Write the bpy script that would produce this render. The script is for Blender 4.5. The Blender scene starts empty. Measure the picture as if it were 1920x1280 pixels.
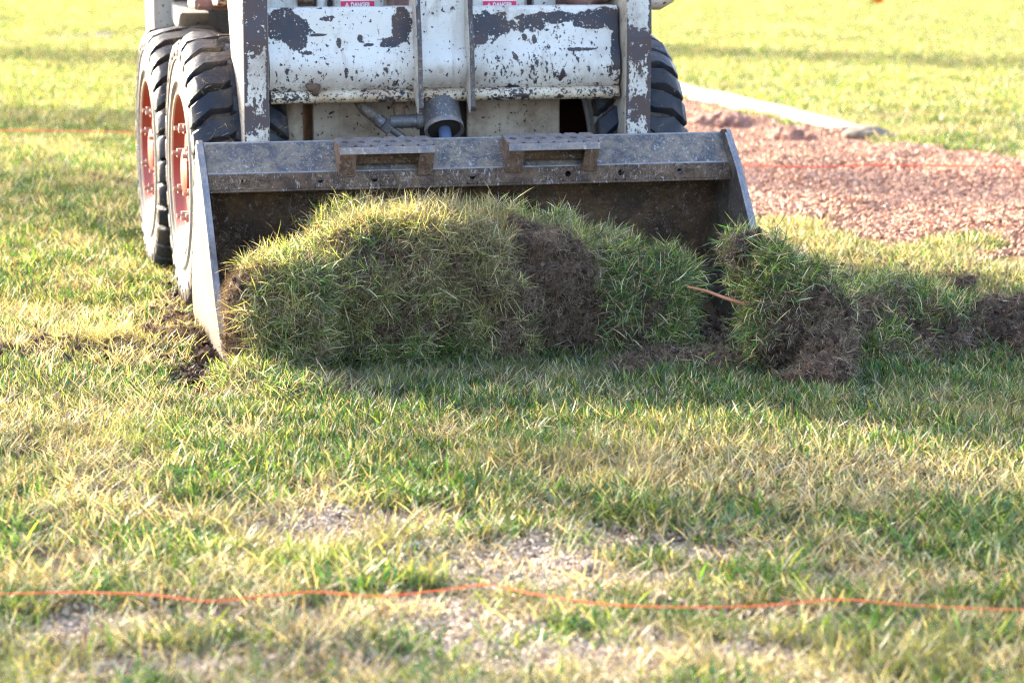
import bpy, bmesh, math, random
import numpy as np
from mathutils import Vector, Matrix, Euler
R_ = math.radians
random.seed(7); rng = np.random.default_rng(7)
scene = bpy.context.scene
root_col = scene.collection

# ------------------------------------------------------------------ camera
CAM_H = 1.10
cam_d = bpy.data.cameras.new('camera'); cam = bpy.data.objects.new('camera', cam_d)
root_col.objects.link(cam); scene.camera = cam
cam_d.sensor_width = 36; cam_d.lens = 84.375
cam.location = (0, 0, CAM_H)
PITCH = math.atan(770/4500)
cam.rotation_euler = (math.pi/2 - PITCH, 0, 0)
cam_d.clip_start = 0.05; cam_d.clip_end = 2000
cam_d.dof.use_dof = True; cam_d.dof.focus_distance = 6.0; cam_d.dof.aperture_fstop = 4.6
cam_d.dof.aperture_blades = 0

# ------------------------------------------------------------------ light
SUN_EL, SUN_DIR = 21.5, (-0.722, 0.692)          # horizontal direction towards the sun
world = bpy.data.worlds.new('World'); scene.world = world; world.use_nodes = True
nt = world.node_tree; nt.nodes.clear()
sky = nt.nodes.new('ShaderNodeTexSky'); sky.sky_type = 'NISHITA'; sky.sun_disc = False
sky.sun_elevation = R_(SUN_EL); sky.sun_rotation = math.atan2(SUN_DIR[0], SUN_DIR[1]) % (2*math.pi)
sky.air_density = 0.8; sky.dust_density = 3.5; sky.ozone_density = 1.0
bg = nt.nodes.new('ShaderNodeBackground'); bg.inputs['Strength'].default_value = 0.15
wo = nt.nodes.new('ShaderNodeOutputWorld')
nt.links.new(sky.outputs[0], bg.inputs[0]); nt.links.new(bg.outputs[0], wo.inputs[0])
sun_d = bpy.data.lights.new('sun', 'SUN'); sun = bpy.data.objects.new('sun', sun_d); root_col.objects.link(sun)
sun_d.energy = 3.2; sun_d.angle = R_(0.53); sun_d.color = (1.0, 0.90, 0.72)
tosun = Vector((SUN_DIR[0]*math.cos(R_(SUN_EL)), SUN_DIR[1]*math.cos(R_(SUN_EL)), math.sin(R_(SUN_EL)))).normalized()
sun.rotation_euler = tosun.to_track_quat('Z', 'Y').to_euler(); sun.location = tosun*30
vs = scene.view_settings; vs.view_transform = 'Standard'; vs.look = 'None'; vs.gamma = 1; vs.use_curve_mapping = False
vs.exposure = 2.9
scene.cycles.use_denoising = True; scene.cycles.denoising_prefilter = 'NONE'; scene.cycles.filter_width = 1.15
scene.cycles.max_bounces = 8; scene.cycles.transparent_max_bounces = 8
scene.cycles.sample_clamp_indirect = 8

# ------------------------------------------------------------------ helpers
def tag(o, label=None, cat=None, group=None, kind=None):
    if label: o['label'] = label
    if cat: o['category'] = cat
    if group: o['group'] = group
    if kind: o['kind'] = kind
    return o
def empty(name, loc=(0,0,0), rz=0, parent=None):
    o = bpy.data.objects.new(name, None); root_col.objects.link(o); o.location = loc
    o.rotation_euler = (0,0,rz); o.empty_display_size = .1
    if parent: o.parent = parent
    return o
def link(name, me, mat, parent=None, smooth=None, bevel=0):
    o = bpy.data.objects.new(name, me); root_col.objects.link(o)
    if mat is not None:
        for m in (mat if isinstance(mat, (list, tuple)) else [mat]): me.materials.append(m)
    if parent: o.parent = parent
    if smooth:
        me.polygons.foreach_set('use_smooth', [True]*len(me.polygons))
        if smooth != True: me.set_sharp_from_angle(angle=R_(smooth))
    if bevel:
        b = o.modifiers.new('bevel', 'BEVEL'); b.width = bevel; b.segments = 2; b.limit_method = 'ANGLE'; b.angle_limit = R_(40)
    return o
def raw(vs_, fs_):
    me = bpy.data.meshes.new('m'); me.from_pydata([tuple(v) for v in vs_], [], [tuple(f) for f in fs_]); me.update(); return me
class MB:
    def __init__(s): s.v = []; s.f = []; s.m = []; s.mi = 0
    def add(s, v, f):
        n = len(s.v); s.v += [tuple(p) for p in v]; s.f += [tuple(i+n for i in q) for q in f]; s.m += [s.mi]*len(f); return s
    def box(s, x0,x1,y0,y1,z0,z1):
        v = [(x0,y0,z0),(x1,y0,z0),(x1,y1,z0),(x0,y1,z0),(x0,y0,z1),(x1,y0,z1),(x1,y1,z1),(x0,y1,z1)]
        return s.add(v, [(0,3,2,1),(4,5,6,7),(0,1,5,4),(1,2,6,5),(2,3,7,6),(3,0,4,7)])
    def prism(s, prof, x0, x1):               # profile (y,z) swept along x
        n = len(prof); v = [(x0,)+tuple(p) for p in prof]+[(x1,)+tuple(p) for p in prof]
        f = [(i,(i+1)%n,n+(i+1)%n,n+i) for i in range(n)]+[tuple(range(n-1,-1,-1)), tuple(range(n,2*n))]
        return s.add(v, f)
    def tube(s, path, r, n=12, cap=True):
        P = [Vector(p) for p in path]; rr = r if isinstance(r,(list,tuple)) else [r]*len(P)
        v = []; up = None
        for i,p in enumerate(P):
            t = (P[min(i+1,len(P)-1)]-P[max(i-1,0)]).normalized()
            if up is None: up = t.orthogonal().normalized()
            a = (up - t*up.dot(t)).normalized(); up = a; b = t.cross(a)
            for k in range(n):
                an = 2*math.pi*k/n; v.append(p+(a*math.cos(an)+b*math.sin(an))*rr[i])
        f = []
        for i in range(len(P)-1):
            for k in range(n): f.append((i*n+k, i*n+(k+1)%n, (i+1)*n+(k+1)%n, (i+1)*n+k))
        if cap: f += [tuple(range(n-1,-1,-1)), tuple(range((len(P)-1)*n, len(P)*n))]
        return s.add(v, f)
    def lathe_x(s, prof, n=64, closed=False):       # profile (x, r)
        v = []
        for k in range(n):
            a = 2*math.pi*k/n
            for (x,r) in prof: v.append((x, r*math.cos(a), r*math.sin(a)))
        m = len(prof); f = []
        for k in range(n):
            for i in range(m if closed else m-1):
                j = (i+1)%m; f.append((k*m+i, k*m+j, ((k+1)%n)*m+j, ((k+1)%n)*m+i))
        return s.add(v, f)
    def build(s, name, mat, parent=None, smooth=None, bevel=0, fix=True):
        me = raw(s.v, s.f); me.polygons.foreach_set('material_index', s.m)
        if fix:
            bm = bmesh.new(); bm.from_mesh(me); bmesh.ops.recalc_face_normals(bm, faces=bm.faces); bm.to_mesh(me); bm.free()
        return link(name, me, mat, parent, smooth, bevel)
def holed_plate(mb, x0, x1, y0, y1, z0, z1, holes, r, n=16, axis='z'):
    """plate in x / y (thickness z) with a row of round holes at the given x"""
    cy = (y0+y1)/2; hs = sorted(holes); h = (y1-y0)/2
    w = min(h, r*1.9); cells = []; x = x0
    for c in hs: cells.append((c-w, c+w))
    v = []; f = []
    def P(a,b,zz): v.append((a,b,zz) if axis=='z' else (a,zz,b)); return len(v)-1
    def quad(a0,a1):
        i = [P(a0,y0,z0),P(a1,y0,z0),P(a1,y1,z0),P(a0,y1,z0),P(a0,y0,z1),P(a1,y0,z1),P(a1,y1,z1),P(a0,y1,z1)]
        f.extend([(i[0],i[3],i[2],i[1]),(i[4],i[5],i[6],i[7]),(i[0],i[1],i[5],i[4]),(i[2],i[3],i[7],i[6])])
        return i
    first = True
    for (a0,a1) in cells:
        if a0 > x+1e-6:
            i = quad(x,a0)
            if first: f.append((i[3],i[0],i[4],i[7]))
        first = False
        ca = (a0+a1)/2; O_=[];I_=[]
        for zz in (z0,z1):
            o=[];q=[]
            for k in range(n):
                an = 2*math.pi*(k+.5)/n; c,s_ = math.cos(an), math.sin(an)
                m = 1/max(abs(c),abs(s_)); o.append(P(ca+c*m*(a1-a0)/2, cy+s_*m*h, zz)); q.append(P(ca+c*r, cy+s_*r, zz))
            O_.append(o); I_.append(q)
        for k in range(n):
            j=(k+1)%n
            f.append((O_[0][k],I_[0][k],I_[0][j],O_[0][j])); f.append((O_[1][k],O_[1][j],I_[1][j],I_[1][k]))
            f.append((I_[0][k],I_[1][k],I_[1][j],I_[0][j])); f.append((O_[0][k],O_[0][j],O_[1][j],O_[1][k]))
        x = a1
    if x < x1-1e-6:
        i = quad(x,x1); f.append((i[1],i[2],i[6],i[5]))
    mb.add(v,f); return mb

# numpy value noise
def _h(*c):
    n = np.zeros_like(c[0], dtype=np.uint64)
    for k,q in enumerate(c): n ^= (q.astype(np.int64).astype(np.uint64) * np.uint64([73856093,19349663,83492791][k]))
    n = (n ^ (n >> np.uint64(13))) * np.uint64(1274126177); n ^= n >> np.uint64(16)
    n = (n * np.uint64(2654435761)) ^ (n >> np.uint64(11))
    return (n & np.uint64(0xFFFFF)).astype(float)/0xFFFFF
def vnoise(*p):
    p = [np.asarray(q, float)+1000 for q in p]
    i = [np.floor(q) for q in p]; f = [q-a for q,a in zip(p,i)]; f = [a*a*(3-2*a) for a in f]
    out = 0
    for c in range(2**len(p)):
        w = 1; ii = []
        for k in range(len(p)):
            b = (c>>k)&1; w = w*(f[k] if b else 1-f[k]); ii.append(i[k]+b)
        out = out + w*_h(*ii)
    return out
def fbm(*p, oct=4):
    s = 0; a = .5; t = 0
    for o in range(oct):
        s = s + a*vnoise(*[np.asarray(q)*2**o + 17.3*o for q in p]); t += a; a *= .5
    return s/t

# ------------------------------------------------------------------ material nodes
class NM:
    def __init__(s, name, rough=.6, spec=.4, metal=0.):
        s.m = bpy.data.materials.new(name); s.m.use_nodes = True; s.t = s.m.node_tree; s.n = s.t.nodes; s.L = s.t.links
        s.p = s.n['Principled BSDF']; s.p.inputs['Roughness'].default_value = rough
        s.p.inputs['Specular IOR Level'].default_value = spec; s.p.inputs['Metallic'].default_value = metal
        s.tc = s.n.new('ShaderNodeTexCoord')
    def co(s, scale=(1,1,1), off=(0,0,0)):
        mp = s.n.new('ShaderNodeMapping'); mp.inputs['Scale'].default_value = scale; mp.inputs['Location'].default_value = off
        s.L.new(s.tc.outputs['Object'], mp.inputs[0]); return mp.outputs[0]
    def noise(s, sc, scale=(1,1,1), det=6, rough=.6, off=(0,0,0), dist=0):
        n = s.n.new('ShaderNodeTexNoise'); n.inputs['Scale'].default_value = sc; n.inputs['Detail'].default_value = det
        n.inputs['Roughness'].default_value = rough; n.inputs['Distortion'].default_value = dist
        s.L.new(s.co(scale, off), n.inputs['Vector']); return n.outputs['Fac']
    def ramp(s, x, a, b, lo=0., hi=1.):
        r = s.n.new('ShaderNodeMapRange'); r.inputs[1].default_value=a; r.inputs[2].default_value=b; r.inputs[3].default_value=lo; r.inputs[4].default_value=hi
        s.L.new(x, r.inputs[0]); return r.outputs[0]
    def math(s, op, a, b=None, clamp=False):
        m = s.n.new('ShaderNodeMath'); m.operation = op; m.use_clamp = clamp
        for i,q in enumerate((a,b)):
            if q is None: continue
            if isinstance(q,(int,float)): m.inputs[i].default_value = q
            else: s.L.new(q, m.inputs[i])
        return m.outputs[0]
    def mix(s, fac, a, b):
        m = s.n.new('ShaderNodeMix'); m.data_type = 'RGBA'
        for i,q in ((0,fac),(6,a),(7,b)):
            if isinstance(q,(int,float)): m.inputs[i].default_value = q
            elif isinstance(q,(tuple,list)): m.inputs[i].default_value = (*q[:3],1)
            else: s.L.new(q, m.inputs[i])
        return m.outputs[2]
    def xyz(s):
        x = s.n.new('ShaderNodeSeparateXYZ'); s.L.new(s.tc.outputs['Object'], x.inputs[0]); return x.outputs
    def blotch(s, cx, cz, rx, rz, sc=22, amp=.9, off=0, coords=None):
        """ragged ellipse of worn paint at (x,z)"""
        o = coords or s.xyz()
        dx = s.math('DIVIDE', s.math('SUBTRACT', o[0], cx), rx); dz = s.math('DIVIDE', s.math('SUBTRACT', o[2], cz), rz)
        d = s.math('ADD', s.math('MULTIPLY', dx, dx), s.math('MULTIPLY', dz, dz))
        n = s.noise(sc, off=(off,off,0), det=7, rough=.65)
        d = s.math('ADD', d, s.math('MULTIPLY', s.math('SUBTRACT', n, .5), amp*9))
        n2 = s.noise(110, off=(off,1,off), det=3); d = s.math('ADD', d, s.math('MULTIPLY', s.ramp(n2,.62,.66), 1.2))
        return s.ramp(d, 1.05, .95)
    def out(s, col, rough=None, bump=None, bstr=.3, bdist=.01):
        if isinstance(col,(tuple,list)): s.p.inputs['Base Color'].default_value = (*col,1)
        else: s.L.new(col, s.p.inputs['Base Color'])
        if rough is not None: s.L.new(rough, s.p.inputs['Roughness'])
        if bump is not None:
            b = s.n.new('ShaderNodeBump'); b.inputs['Strength'].default_value = bstr; b.inputs['Distance'].default_value = bdist
            s.L.new(bump, b.inputs['Height']); s.L.new(b.outputs[0], s.p.inputs['Normal'])
        return s.m
WHITE = (.65,.62,.575); CREAM = (.66,.58,.45); CHIP = (.022,.021,.032); RUST = (.085,.04,.022); DIRT=(.22,.14,.085)
def worn(name, base=WHITE, chip=CHIP, chips=.40, stretch=(1,1,.55), sc=38, dirt=.25, dirtcol=DIRT, blotches=(), low=None, rough=.42, big=None):
    """chipped paint over dark primer; low=(z0,z1): dirt and stains thicken towards z0"""
    k = NM(name, rough=rough, spec=.5)
    c = k.mix(k.ramp(k.noise(7), .35, .75), base, tuple(b*w for b,w in zip(base,(.93,.88,.80))))
    dn = k.noise(9, det=8, rough=.7, off=(3,1,0))
    dm = k.ramp(dn, .58-dirt*.35, .74-dirt*.2, 0, .8)
    if low:
        z = k.xyz()[2]; g = k.ramp(z, low[1], low[0], 0, 1); dm = k.math('MULTIPLY', k.ramp(dn, .36, .62), g)
        dm = k.math('MULTIPLY', k.math('MAXIMUM', dm, k.ramp(dn, .60-dirt*.2, .74-dirt*.1, 0, .8)), .8)
    c = k.mix(dm, c, dirtcol)
    cn = k.noise(sc, scale=stretch, det=5, rough=.62, off=(5,2,7))
    reg = k.noise(5, det=2, off=(1,8,2))
    fn = k.noise(sc*2.3, scale=stretch, det=4, rough=.6, off=(1,6,3))
    thr = k.math('ADD', k.math('MAXIMUM', cn, k.math('ADD', fn, .006)), k.math('MULTIPLY', k.math('SUBTRACT', reg, .5), .30))
    if low: thr = k.math('ADD', thr, k.math('MULTIPLY', g, .03))
    cm = k.ramp(thr, .735-chips*.22, .750-chips*.22)
    # thin scratches
    for (ss,sc3,of) in ((55,(2.2,1,.22),1),(70,(.22,1,2.0),5),(46,(1.4,1,.3),8)):
        sn = k.noise(ss, scale=sc3, det=1, rough=.3, off=(9+of,4,1), dist=2.2)
        ln = k.ramp(k.math('ABSOLUTE', k.math('SUBTRACT', sn, .5)), .006, .003)
        cm = k.math('MAXIMUM', cm, k.math('MULTIPLY', ln, k.ramp(k.noise(9, off=(of,of,3), det=3), .60, .66, 0, .8)))
    if big:
        bn = k.noise(big[0], det=8, rough=.72, off=(2,2,9)); cm = k.math('MAXIMUM', cm, k.ramp(bn, big[1], big[1]+.015))
    cm = k.math('MAXIMUM', cm, k.ramp(k.noise(75, det=3, rough=.5, off=(8,8,8)), .655, .67))
    for b in blotches: cm = k.math('MAXIMUM', cm, k.blotch(*b))
    chc = k.mix(k.ramp(k.noise(12, off=(7,7,7)), .42, .62), chip, tuple(.35*a+.65*b for a,b in zip(chip,RUST)))
    halo = k.ramp(thr, .69-chips*.22, .75-chips*.22, 0, .55)              # rust bleeding round the chips
    c = k.mix(k.math('MULTIPLY', halo, k.ramp(k.noise(6, off=(3,9,2)), .42, .6)), c, (.42,.27,.15))
    stn = k.noise(16, scale=(2.6,1,.16), det=5, rough=.65, off=(2,7,4)); c = k.mix(k.math('MULTIPLY', k.ramp(stn, .53, .68, 0, .7), k.ramp(k.noise(4, off=(6,6,6)), .42, .6)), c, (.30,.18,.10))
    c = k.mix(cm, c, chc)
    h = k.math('SUBTRACT', k.math('MULTIPLY', k.noise(90, det=3), .15), cm)
    return k.out(c, rough=k.ramp(cm, 0, 1, rough, .55), bump=h, bstr=.35, bdist=.0015)

def steel(name, a, b, c3, sc=16, rough=.45, metal=.35, spots=.5, zlow=None):
    k = NM(name, rough=rough, metal=metal, spec=.5)
    col = k.mix(k.ramp(k.noise(sc, det=10, rough=.82, dist=.3), .44, .56), a, b)
    col = k.mix(k.ramp(k.noise(sc*2.3, det=6, rough=.7, off=(4,4,1)), .60, .66, 0, spots), col, c3)
    col = k.mix(k.ramp(k.noise(90, scale=(1,1,.4), det=4, rough=.7, off=(1,1,5)), .60, .68, 0, .6), col, (.50,.47,.46))
    for (ss,of) in ((26,2),(38,6)):
        sn = k.noise(ss, scale=(1,1,1), det=1, rough=.3, off=(of,4,of), dist=3)
        ln = k.ramp(k.math('ABSOLUTE', k.math('SUBTRACT', sn, .5)), .012, .004, 0, .75); col = k.mix(k.math('MULTIPLY', ln, k.ramp(k.noise(5, off=(of,2,3)), .45,.55)), col, (.46,.38,.31))
    col = k.mix(k.ramp(k.noise(5, det=5, off=(6,1,5)), .58, .70, 0, .65), col, (.07,.045,.03))
    if zlow:
        g = k.ramp(k.math('ADD', k.xyz()[2], k.math('MULTIPLY', k.noise(20, off=(2,5,2)), -.03)), zlow[1], zlow[0])
        col = k.mix(g, col, (.10,.055,.033))
    return k.out(col, rough=k.ramp(k.noise(sc*3), .3, .7, rough-.1, rough+.25), bump=k.noise(sc*4, det=8, rough=.75), bstr=.5, bdist=.004)

M = {}
AF = dict(base=(.60,.565,.51), chip=(.062,.045,.052), chips=.55, sc=60, stretch=(1,1,.6), dirt=.3, rough=.5)
M['arm_l'] = worn('arm_front_paint_left', blotches=[(-.558,.85,.05,.085,26,.8,1),(-.558,.58,.05,.035,30,.8,2),(-.592,.70,.010,.2,40,.5,3),(-.523,.70,.008,.2,40,.5,4)], **AF)
M['arm_r'] = worn('arm_front_paint_right', blotches=[(.54,.775,.035,.06,26,.8,5),(.55,.59,.05,.035,30,.8,6),(.583,.70,.013,.3,40,.5,7),(.510,.68,.007,.2,40,.5,8)], **AF)
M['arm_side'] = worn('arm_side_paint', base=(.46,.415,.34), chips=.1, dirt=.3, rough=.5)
Lb = [(-.475,.835,.075,.045,16,.55,1),(-.44,.80,.04,.03,24,.7,2),(-.345,.858,.022,.010,30,.6,3),(-.135,.835,.028,.045,20,.5,4),(-.17,.79,.035,.014,30,.5,5),
      (-.375,.812,.026,.004,30,.25,6),(-.315,.790,.007,.013,70,.5,7),(-.41,.765,.022,.007,60,.6,8),(-.255,.800,.008,.010,70,.6,9),(-.232,.783,.014,.005,70,.5,9.5),(-.30,.71,.006,.016,70,.5,10),(-.21,.70,.008,.006,70,.6,3.5)]
Rb = [(.12,.84,.075,.035,18,.6,11),(.10,.81,.04,.03,24,.7,12),(.30,.855,.11,.016,22,.5,13),(.24,.83,.035,.022,24,.6,14),(.45,.85,.09,.028,16,.5,15),
      (.495,.77,.02,.11,18,.7,16),(.25,.795,.006,.014,50,.5,17),(.38,.765,.05,.005,60,.6,18),(.22,.80,.008,.01,50,.5,19),(.19,.745,.008,.01,50,.6,20)]
M['cross_l'] = worn('cross_member_paint_left', chips=.36, dirt=.1, low=(.655,.76), blotches=Lb, sc=48)
M['cross_r'] = worn('cross_member_paint_right', chips=.36, dirt=.45, low=(.655,.86), blotches=Rb, sc=48)
M['cross_m'] = worn('cross_member_paint_middle', chips=.28, dirt=.1, low=(.655,.74), sc=48)
M['lip'] = worn('lip_paint', base=(.60,.52,.39), chips=.72, dirt=.45, sc=55, stretch=(1,1,1), dirtcol=(.33,.19,.09))
M['clevis'] = worn('clevis_paint', base=(.60,.56,.49), chips=.12, dirt=.25)
M['edge'] = steel('worn_edge_steel', (.05,.045,.05),(.09,.065,.05),(.25,.20,.16))
M['body'] = worn('body_cream', base=(.60,.48,.365), chips=.30, dirt=.42, sc=30, dirtcol=(.24,.14,.08), rough=.55)
M['body_white'] = worn('body_white', base=WHITE, chips=.14, dirt=.1)
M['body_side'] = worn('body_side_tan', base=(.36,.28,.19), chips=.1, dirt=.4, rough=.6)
M['post'] = worn('rear_post_white', base=(.44,.42,.37), chips=.0, dirt=.1)
M['rusty'] = worn('rusty_arm_paint', base=(.60,.48,.365), chip=(.26,.14,.115), chips=.95, sc=9, stretch=(1,1,1), dirt=.4, big=(8,.46))
M['dark'] = NM('dark_cavity', rough=.9).out((.03,.022,.018))
M['cyl'] = steel('cylinder_grey', (.08,.083,.10),(.12,.11,.105),(.22,.17,.12), sc=9, rough=.42, metal=.2, spots=.4)
M['hose'] = steel('hose_dusty', (.055,.048,.042),(.16,.12,.09),(.2,.15,.11), sc=7, rough=.6, metal=0)
M['pipe'] = steel('pipe_brown', (.12,.065,.035),(.20,.12,.07),(.07,.05,.035), sc=10, rough=.6, metal=.1)
M['chrome'] = NM('blue_rod', rough=.35, metal=.3).out((.10,.13,.22))
M['beam'] = steel('bucket_beam_steel', (.060,.056,.062),(.19,.145,.105),(.20,.11,.06), sc=18, rough=.5, metal=.0, spots=.85)
M['beam_low'] = steel('bucket_beam_underside', (.055,.028,.016),(.14,.08,.045),(.32,.24,.18), sc=17, rough=.6, metal=.1, spots=.5)
M['step'] = steel('step_steel', (.17,.155,.17),(.27,.22,.19),(.16,.095,.06), sc=24, rough=.42, metal=.4)
M['step_leg'] = steel('step_leg_rust', (.11,.055,.03),(.19,.11,.065),(.06,.03,.018), sc=22, rough=.6, metal=.1)
M['inner'] = steel('bucket_inner_brown', (.055,.030,.017),(.15,.082,.040),(.19,.13,.09), sc=8, rough=.5, metal=.1, spots=.4)
M['inner_r'] = steel('bucket_side_inner', (.055,.043,.036),(.13,.10,.08),(.26,.22,.20), sc=14, rough=.5, metal=.3, spots=.5)
kk = NM('bucket_side_outer', rough=.42, spec=.5)
cc = kk.mix(kk.ramp(kk.noise(5), .4, .7), (.17,.14,.11), (.12,.095,.07)); cc = kk.mix(kk.ramp(kk.noise(22, det=8), .66, .7), cc, (.25,.13,.08))
M['side_out'] = kk.out(cc, bump=kk.noise(25), bstr=.15)
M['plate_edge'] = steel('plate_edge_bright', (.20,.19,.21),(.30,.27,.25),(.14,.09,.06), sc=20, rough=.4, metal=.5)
kk = NM('rubber_tread', rough=.55, spec=.3)
cc = kk.mix(kk.ramp(kk.noise(11, det=6), .42, .68), (.012,.015,.024), (.060,.045,.033)); cc = kk.mix(kk.ramp(kk.noise(60, det=4), .66, .72), cc, (.22,.18,.14))
M['tread'] = kk.out(cc, rough=kk.ramp(kk.noise(9), .35, .65, .30, .62), bump=kk.noise(45, det=6), bstr=.5, bdist=.006)
kk = NM('rubber_groove', rough=.85)
M['groove'] = kk.out(kk.mix(kk.ramp(kk.noise(20), .4, .65), (.05,.036,.028), (.18,.12,.08)), bump=kk.noise(60), bstr=.5)
kk = NM('rubber_sidewall_dusty', rough=.75)
cc = kk.mix(kk.ramp(kk.noise(8, det=6), .35, .7), (.24,.22,.19), (.13,.115,.10)); cc = kk.mix(kk.ramp(kk.noise(50, det=5), .64, .7), cc, (.06,.055,.05))
M['sidewall'] = kk.out(cc, bump=kk.noise(50), bstr=.25, bdist=.004)
kk = NM('rim_red', rough=.42, spec=.5)
cc = kk.mix(kk.ramp(kk.noise(7), .4, .7), (.30,.026,.012), (.23,.05,.028)); cc = kk.mix(kk.ramp(kk.noise(34, det=6), .68, .71), cc, (.12,.05,.03))
M['rim'] = kk.out(cc)
M['rim_back'] = NM('rim_back_dark', rough=.7).out((.10,.025,.018))
M['nut'] = steel('nut_steel', (.35,.28,.22),(.25,.17,.13),(.5,.45,.4), sc=30)
M['rim_edge'] = NM('rim_edge_cream', rough=.6).out((.45,.33,.22))
M['label_white'] = NM('label_white', rough=.5).out((.80,.79,.78))
M['label_red'] = NM('label_red', rough=.5).out((.72,.035,.10))
M['label_ink'] = NM('label_ink', rough=.5).out((.35,.36,.40))
M['seat'] = NM('seat_black', rough=.7).out((.03,.03,.03))
kk = NM('soil_brown', rough=.95, spec=.2)
cc = kk.mix(kk.ramp(kk.noise(14, det=8, rough=.7), .38, .66), (.055,.032,.020), (.20,.13,.085)); cc = kk.mix(kk.ramp(kk.noise(120, det=4), .62, .72, 0, .7), cc, (.28,.20,.135))
M['soil'] = kk.out(cc, bump=kk.noise(70, det=9, rough=.8), bstr=.9, bdist=.012)
kk = NM('twine_orange', rough=.6)
M['twine'] = kk.out(kk.mix(kk.ramp(kk.noise(300), .4, .6), (.85,.10,.02), (.95,.20,.06)))
M['twine_red'] = NM('twine_red', rough=.6).out((.9,.10,.03))
M['flag'] = NM('flag_orange', rough=.6).out((.95,.22,.02))
kk = NM('kerb_concrete', rough=.9); M['kerb'] = kk.out(kk.mix(kk.ramp(kk.noise(14, det=8), .35, .7), (.40,.34,.26), (.33,.27,.20)), bump=kk.noise(60), bstr=.3)
kk = NM('stone_brown', rough=.85); M['stone'] = kk.out(kk.mix(kk.ramp(kk.noise(12, det=8), .35, .7), (.10,.08,.06), (.20,.16,.12)), bump=kk.noise(40), bstr=.5)
kk = NM('bark', rough=.9); M['bark'] = kk.out(kk.mix(kk.noise(12, scale=(3,3,.6), det=6), (.05,.035,.025), (.16,.12,.09)), bump=kk.noise(20, scale=(3,3,.6)), bstr=.8, bdist=.03)
kk = NM('twig', rough=.7); M['twig'] = kk.out(kk.mix(kk.noise(60), (.36,.15,.07), (.22,.10,.05)))

def blade_material(name, transl=.36, dry_lo=.53, dry_hi=.66, dry=(.34,.28,.14), drymax=.5, gloss=.045, var=(.55,1.3)):
    m = bpy.data.materials.new(name); m.use_nodes = True; t = m.node_tree; n = t.nodes; L = t.links
    n.clear(); out = n.new('ShaderNodeOutputMaterial')
    at = n.new('ShaderNodeAttribute'); at.attribute_name = 'Col'
    oi = n.new('ShaderNodeObjectInfo'); geo = n.new('ShaderNodeNewGeometry')
    nz = n.new('ShaderNodeTexNoise'); nz.inputs['Scale'].default_value = 1.6; nz.inputs['Detail'].default_value = 5; nz.inputs['Roughness'].default_value = .6
    L.new(geo.outputs['Position'], nz.inputs['Vector'])
    mr = n.new('ShaderNodeMapRange'); mr.inputs[1].default_value = dry_lo; mr.inputs[2].default_value = dry_hi; mr.inputs[4].default_value = drymax
    L.new(nz.outputs['Fac'], mr.inputs[0])
    mx = n.new('ShaderNodeMix'); mx.data_type = 'RGBA'; L.new(mr.outputs[0], mx.inputs[0]); L.new(at.outputs['Color'], mx.inputs[6]); mx.inputs[7].default_value = (*dry,1)
    hs = n.new('ShaderNodeHueSaturation'); L.new(mx.outputs[2], hs.inputs['Color'])
    m2 = n.new('ShaderNodeMapRange'); m2.inputs[3].default_value = var[0]; m2.inputs[4].default_value = var[1]; L.new(oi.outputs['Random'], m2.inputs[0]); L.new(m2.outputs[0], hs.inputs['Value'])
    d = n.new('ShaderNodeBsdfDiffuse'); L.new(hs.outputs[0], d.inputs[0])
    tm = n.new('ShaderNodeMix'); tm.data_type = 'RGBA'; tm.blend_type = 'MULTIPLY'; tm.inputs[0].default_value = 1
    L.new(hs.outputs[0], tm.inputs[6]); tm.inputs[7].default_value = (1.65,1.6,.95,1)
    tr = n.new('ShaderNodeBsdfTranslucent'); L.new(tm.outputs[2], tr.inputs[0])
    s1 = n.new('ShaderNodeMixShader'); s1.inputs[0].default_value = transl; L.new(d.outputs[0], s1.inputs[1]); L.new(tr.outputs[0], s1.inputs[2])
    g = n.new('ShaderNodeBsdfGlossy'); g.inputs['Roughness'].default_value = .42
    s2 = n.new('ShaderNodeMixShader'); s2.inputs[0].default_value = gloss; L.new(s1.outputs[0], s2.inputs[1]); L.new(g.outputs[0], s2.inputs[2])
    L.new(s2.outputs[0], out.inputs[0]); return m
M['grass'] = blade_material('lawn_grass')
M['sodgrass'] = blade_material('sod_grass', var=(.7,1.9), transl=.35, dry_lo=.50, dry_hi=.64, dry=(.32,.23,.13), drymax=.5)
M['fibre'] = blade_material('root_fibre', transl=.15, dry_lo=.45, dry_hi=.6, dry=(.20,.13,.085), drymax=.6, gloss=.03)
M['leaf'] = blade_material('tree_leaf', transl=.35, drymax=0)

# ------------------------------------------------------------------ ground layout (metres)
F_ = 4500.
def pix(px, py, z=0.):                      # survey helper: photograph point -> point on the plane at height z
    x = (px-960)/F_; y = -(py-640)/F_
    r = (x, math.cos(PITCH)+y*math.sin(PITCH), -math.sin(PITCH)+y*math.cos(PITCH)); t = (z-CAM_H)/r[2]
    return (r[0]*t, r[1]*t)
PSI = R_(14.3)
UX, UY = math.cos(PSI), math.sin(PSI)
g0 = pix(343,575); ORG = (g0[0]+.725*UX, g0[1]+.725*UY)
def to_machine(x, y):
    dx, dy = x-ORG[0], y-ORG[1]; return dx*UX+dy*UY, -dx*UY+dy*UX
def to_world(u, v): return ORG[0]+u*UX-v*UY, ORG[1]+u*UY+v*UX
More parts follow.
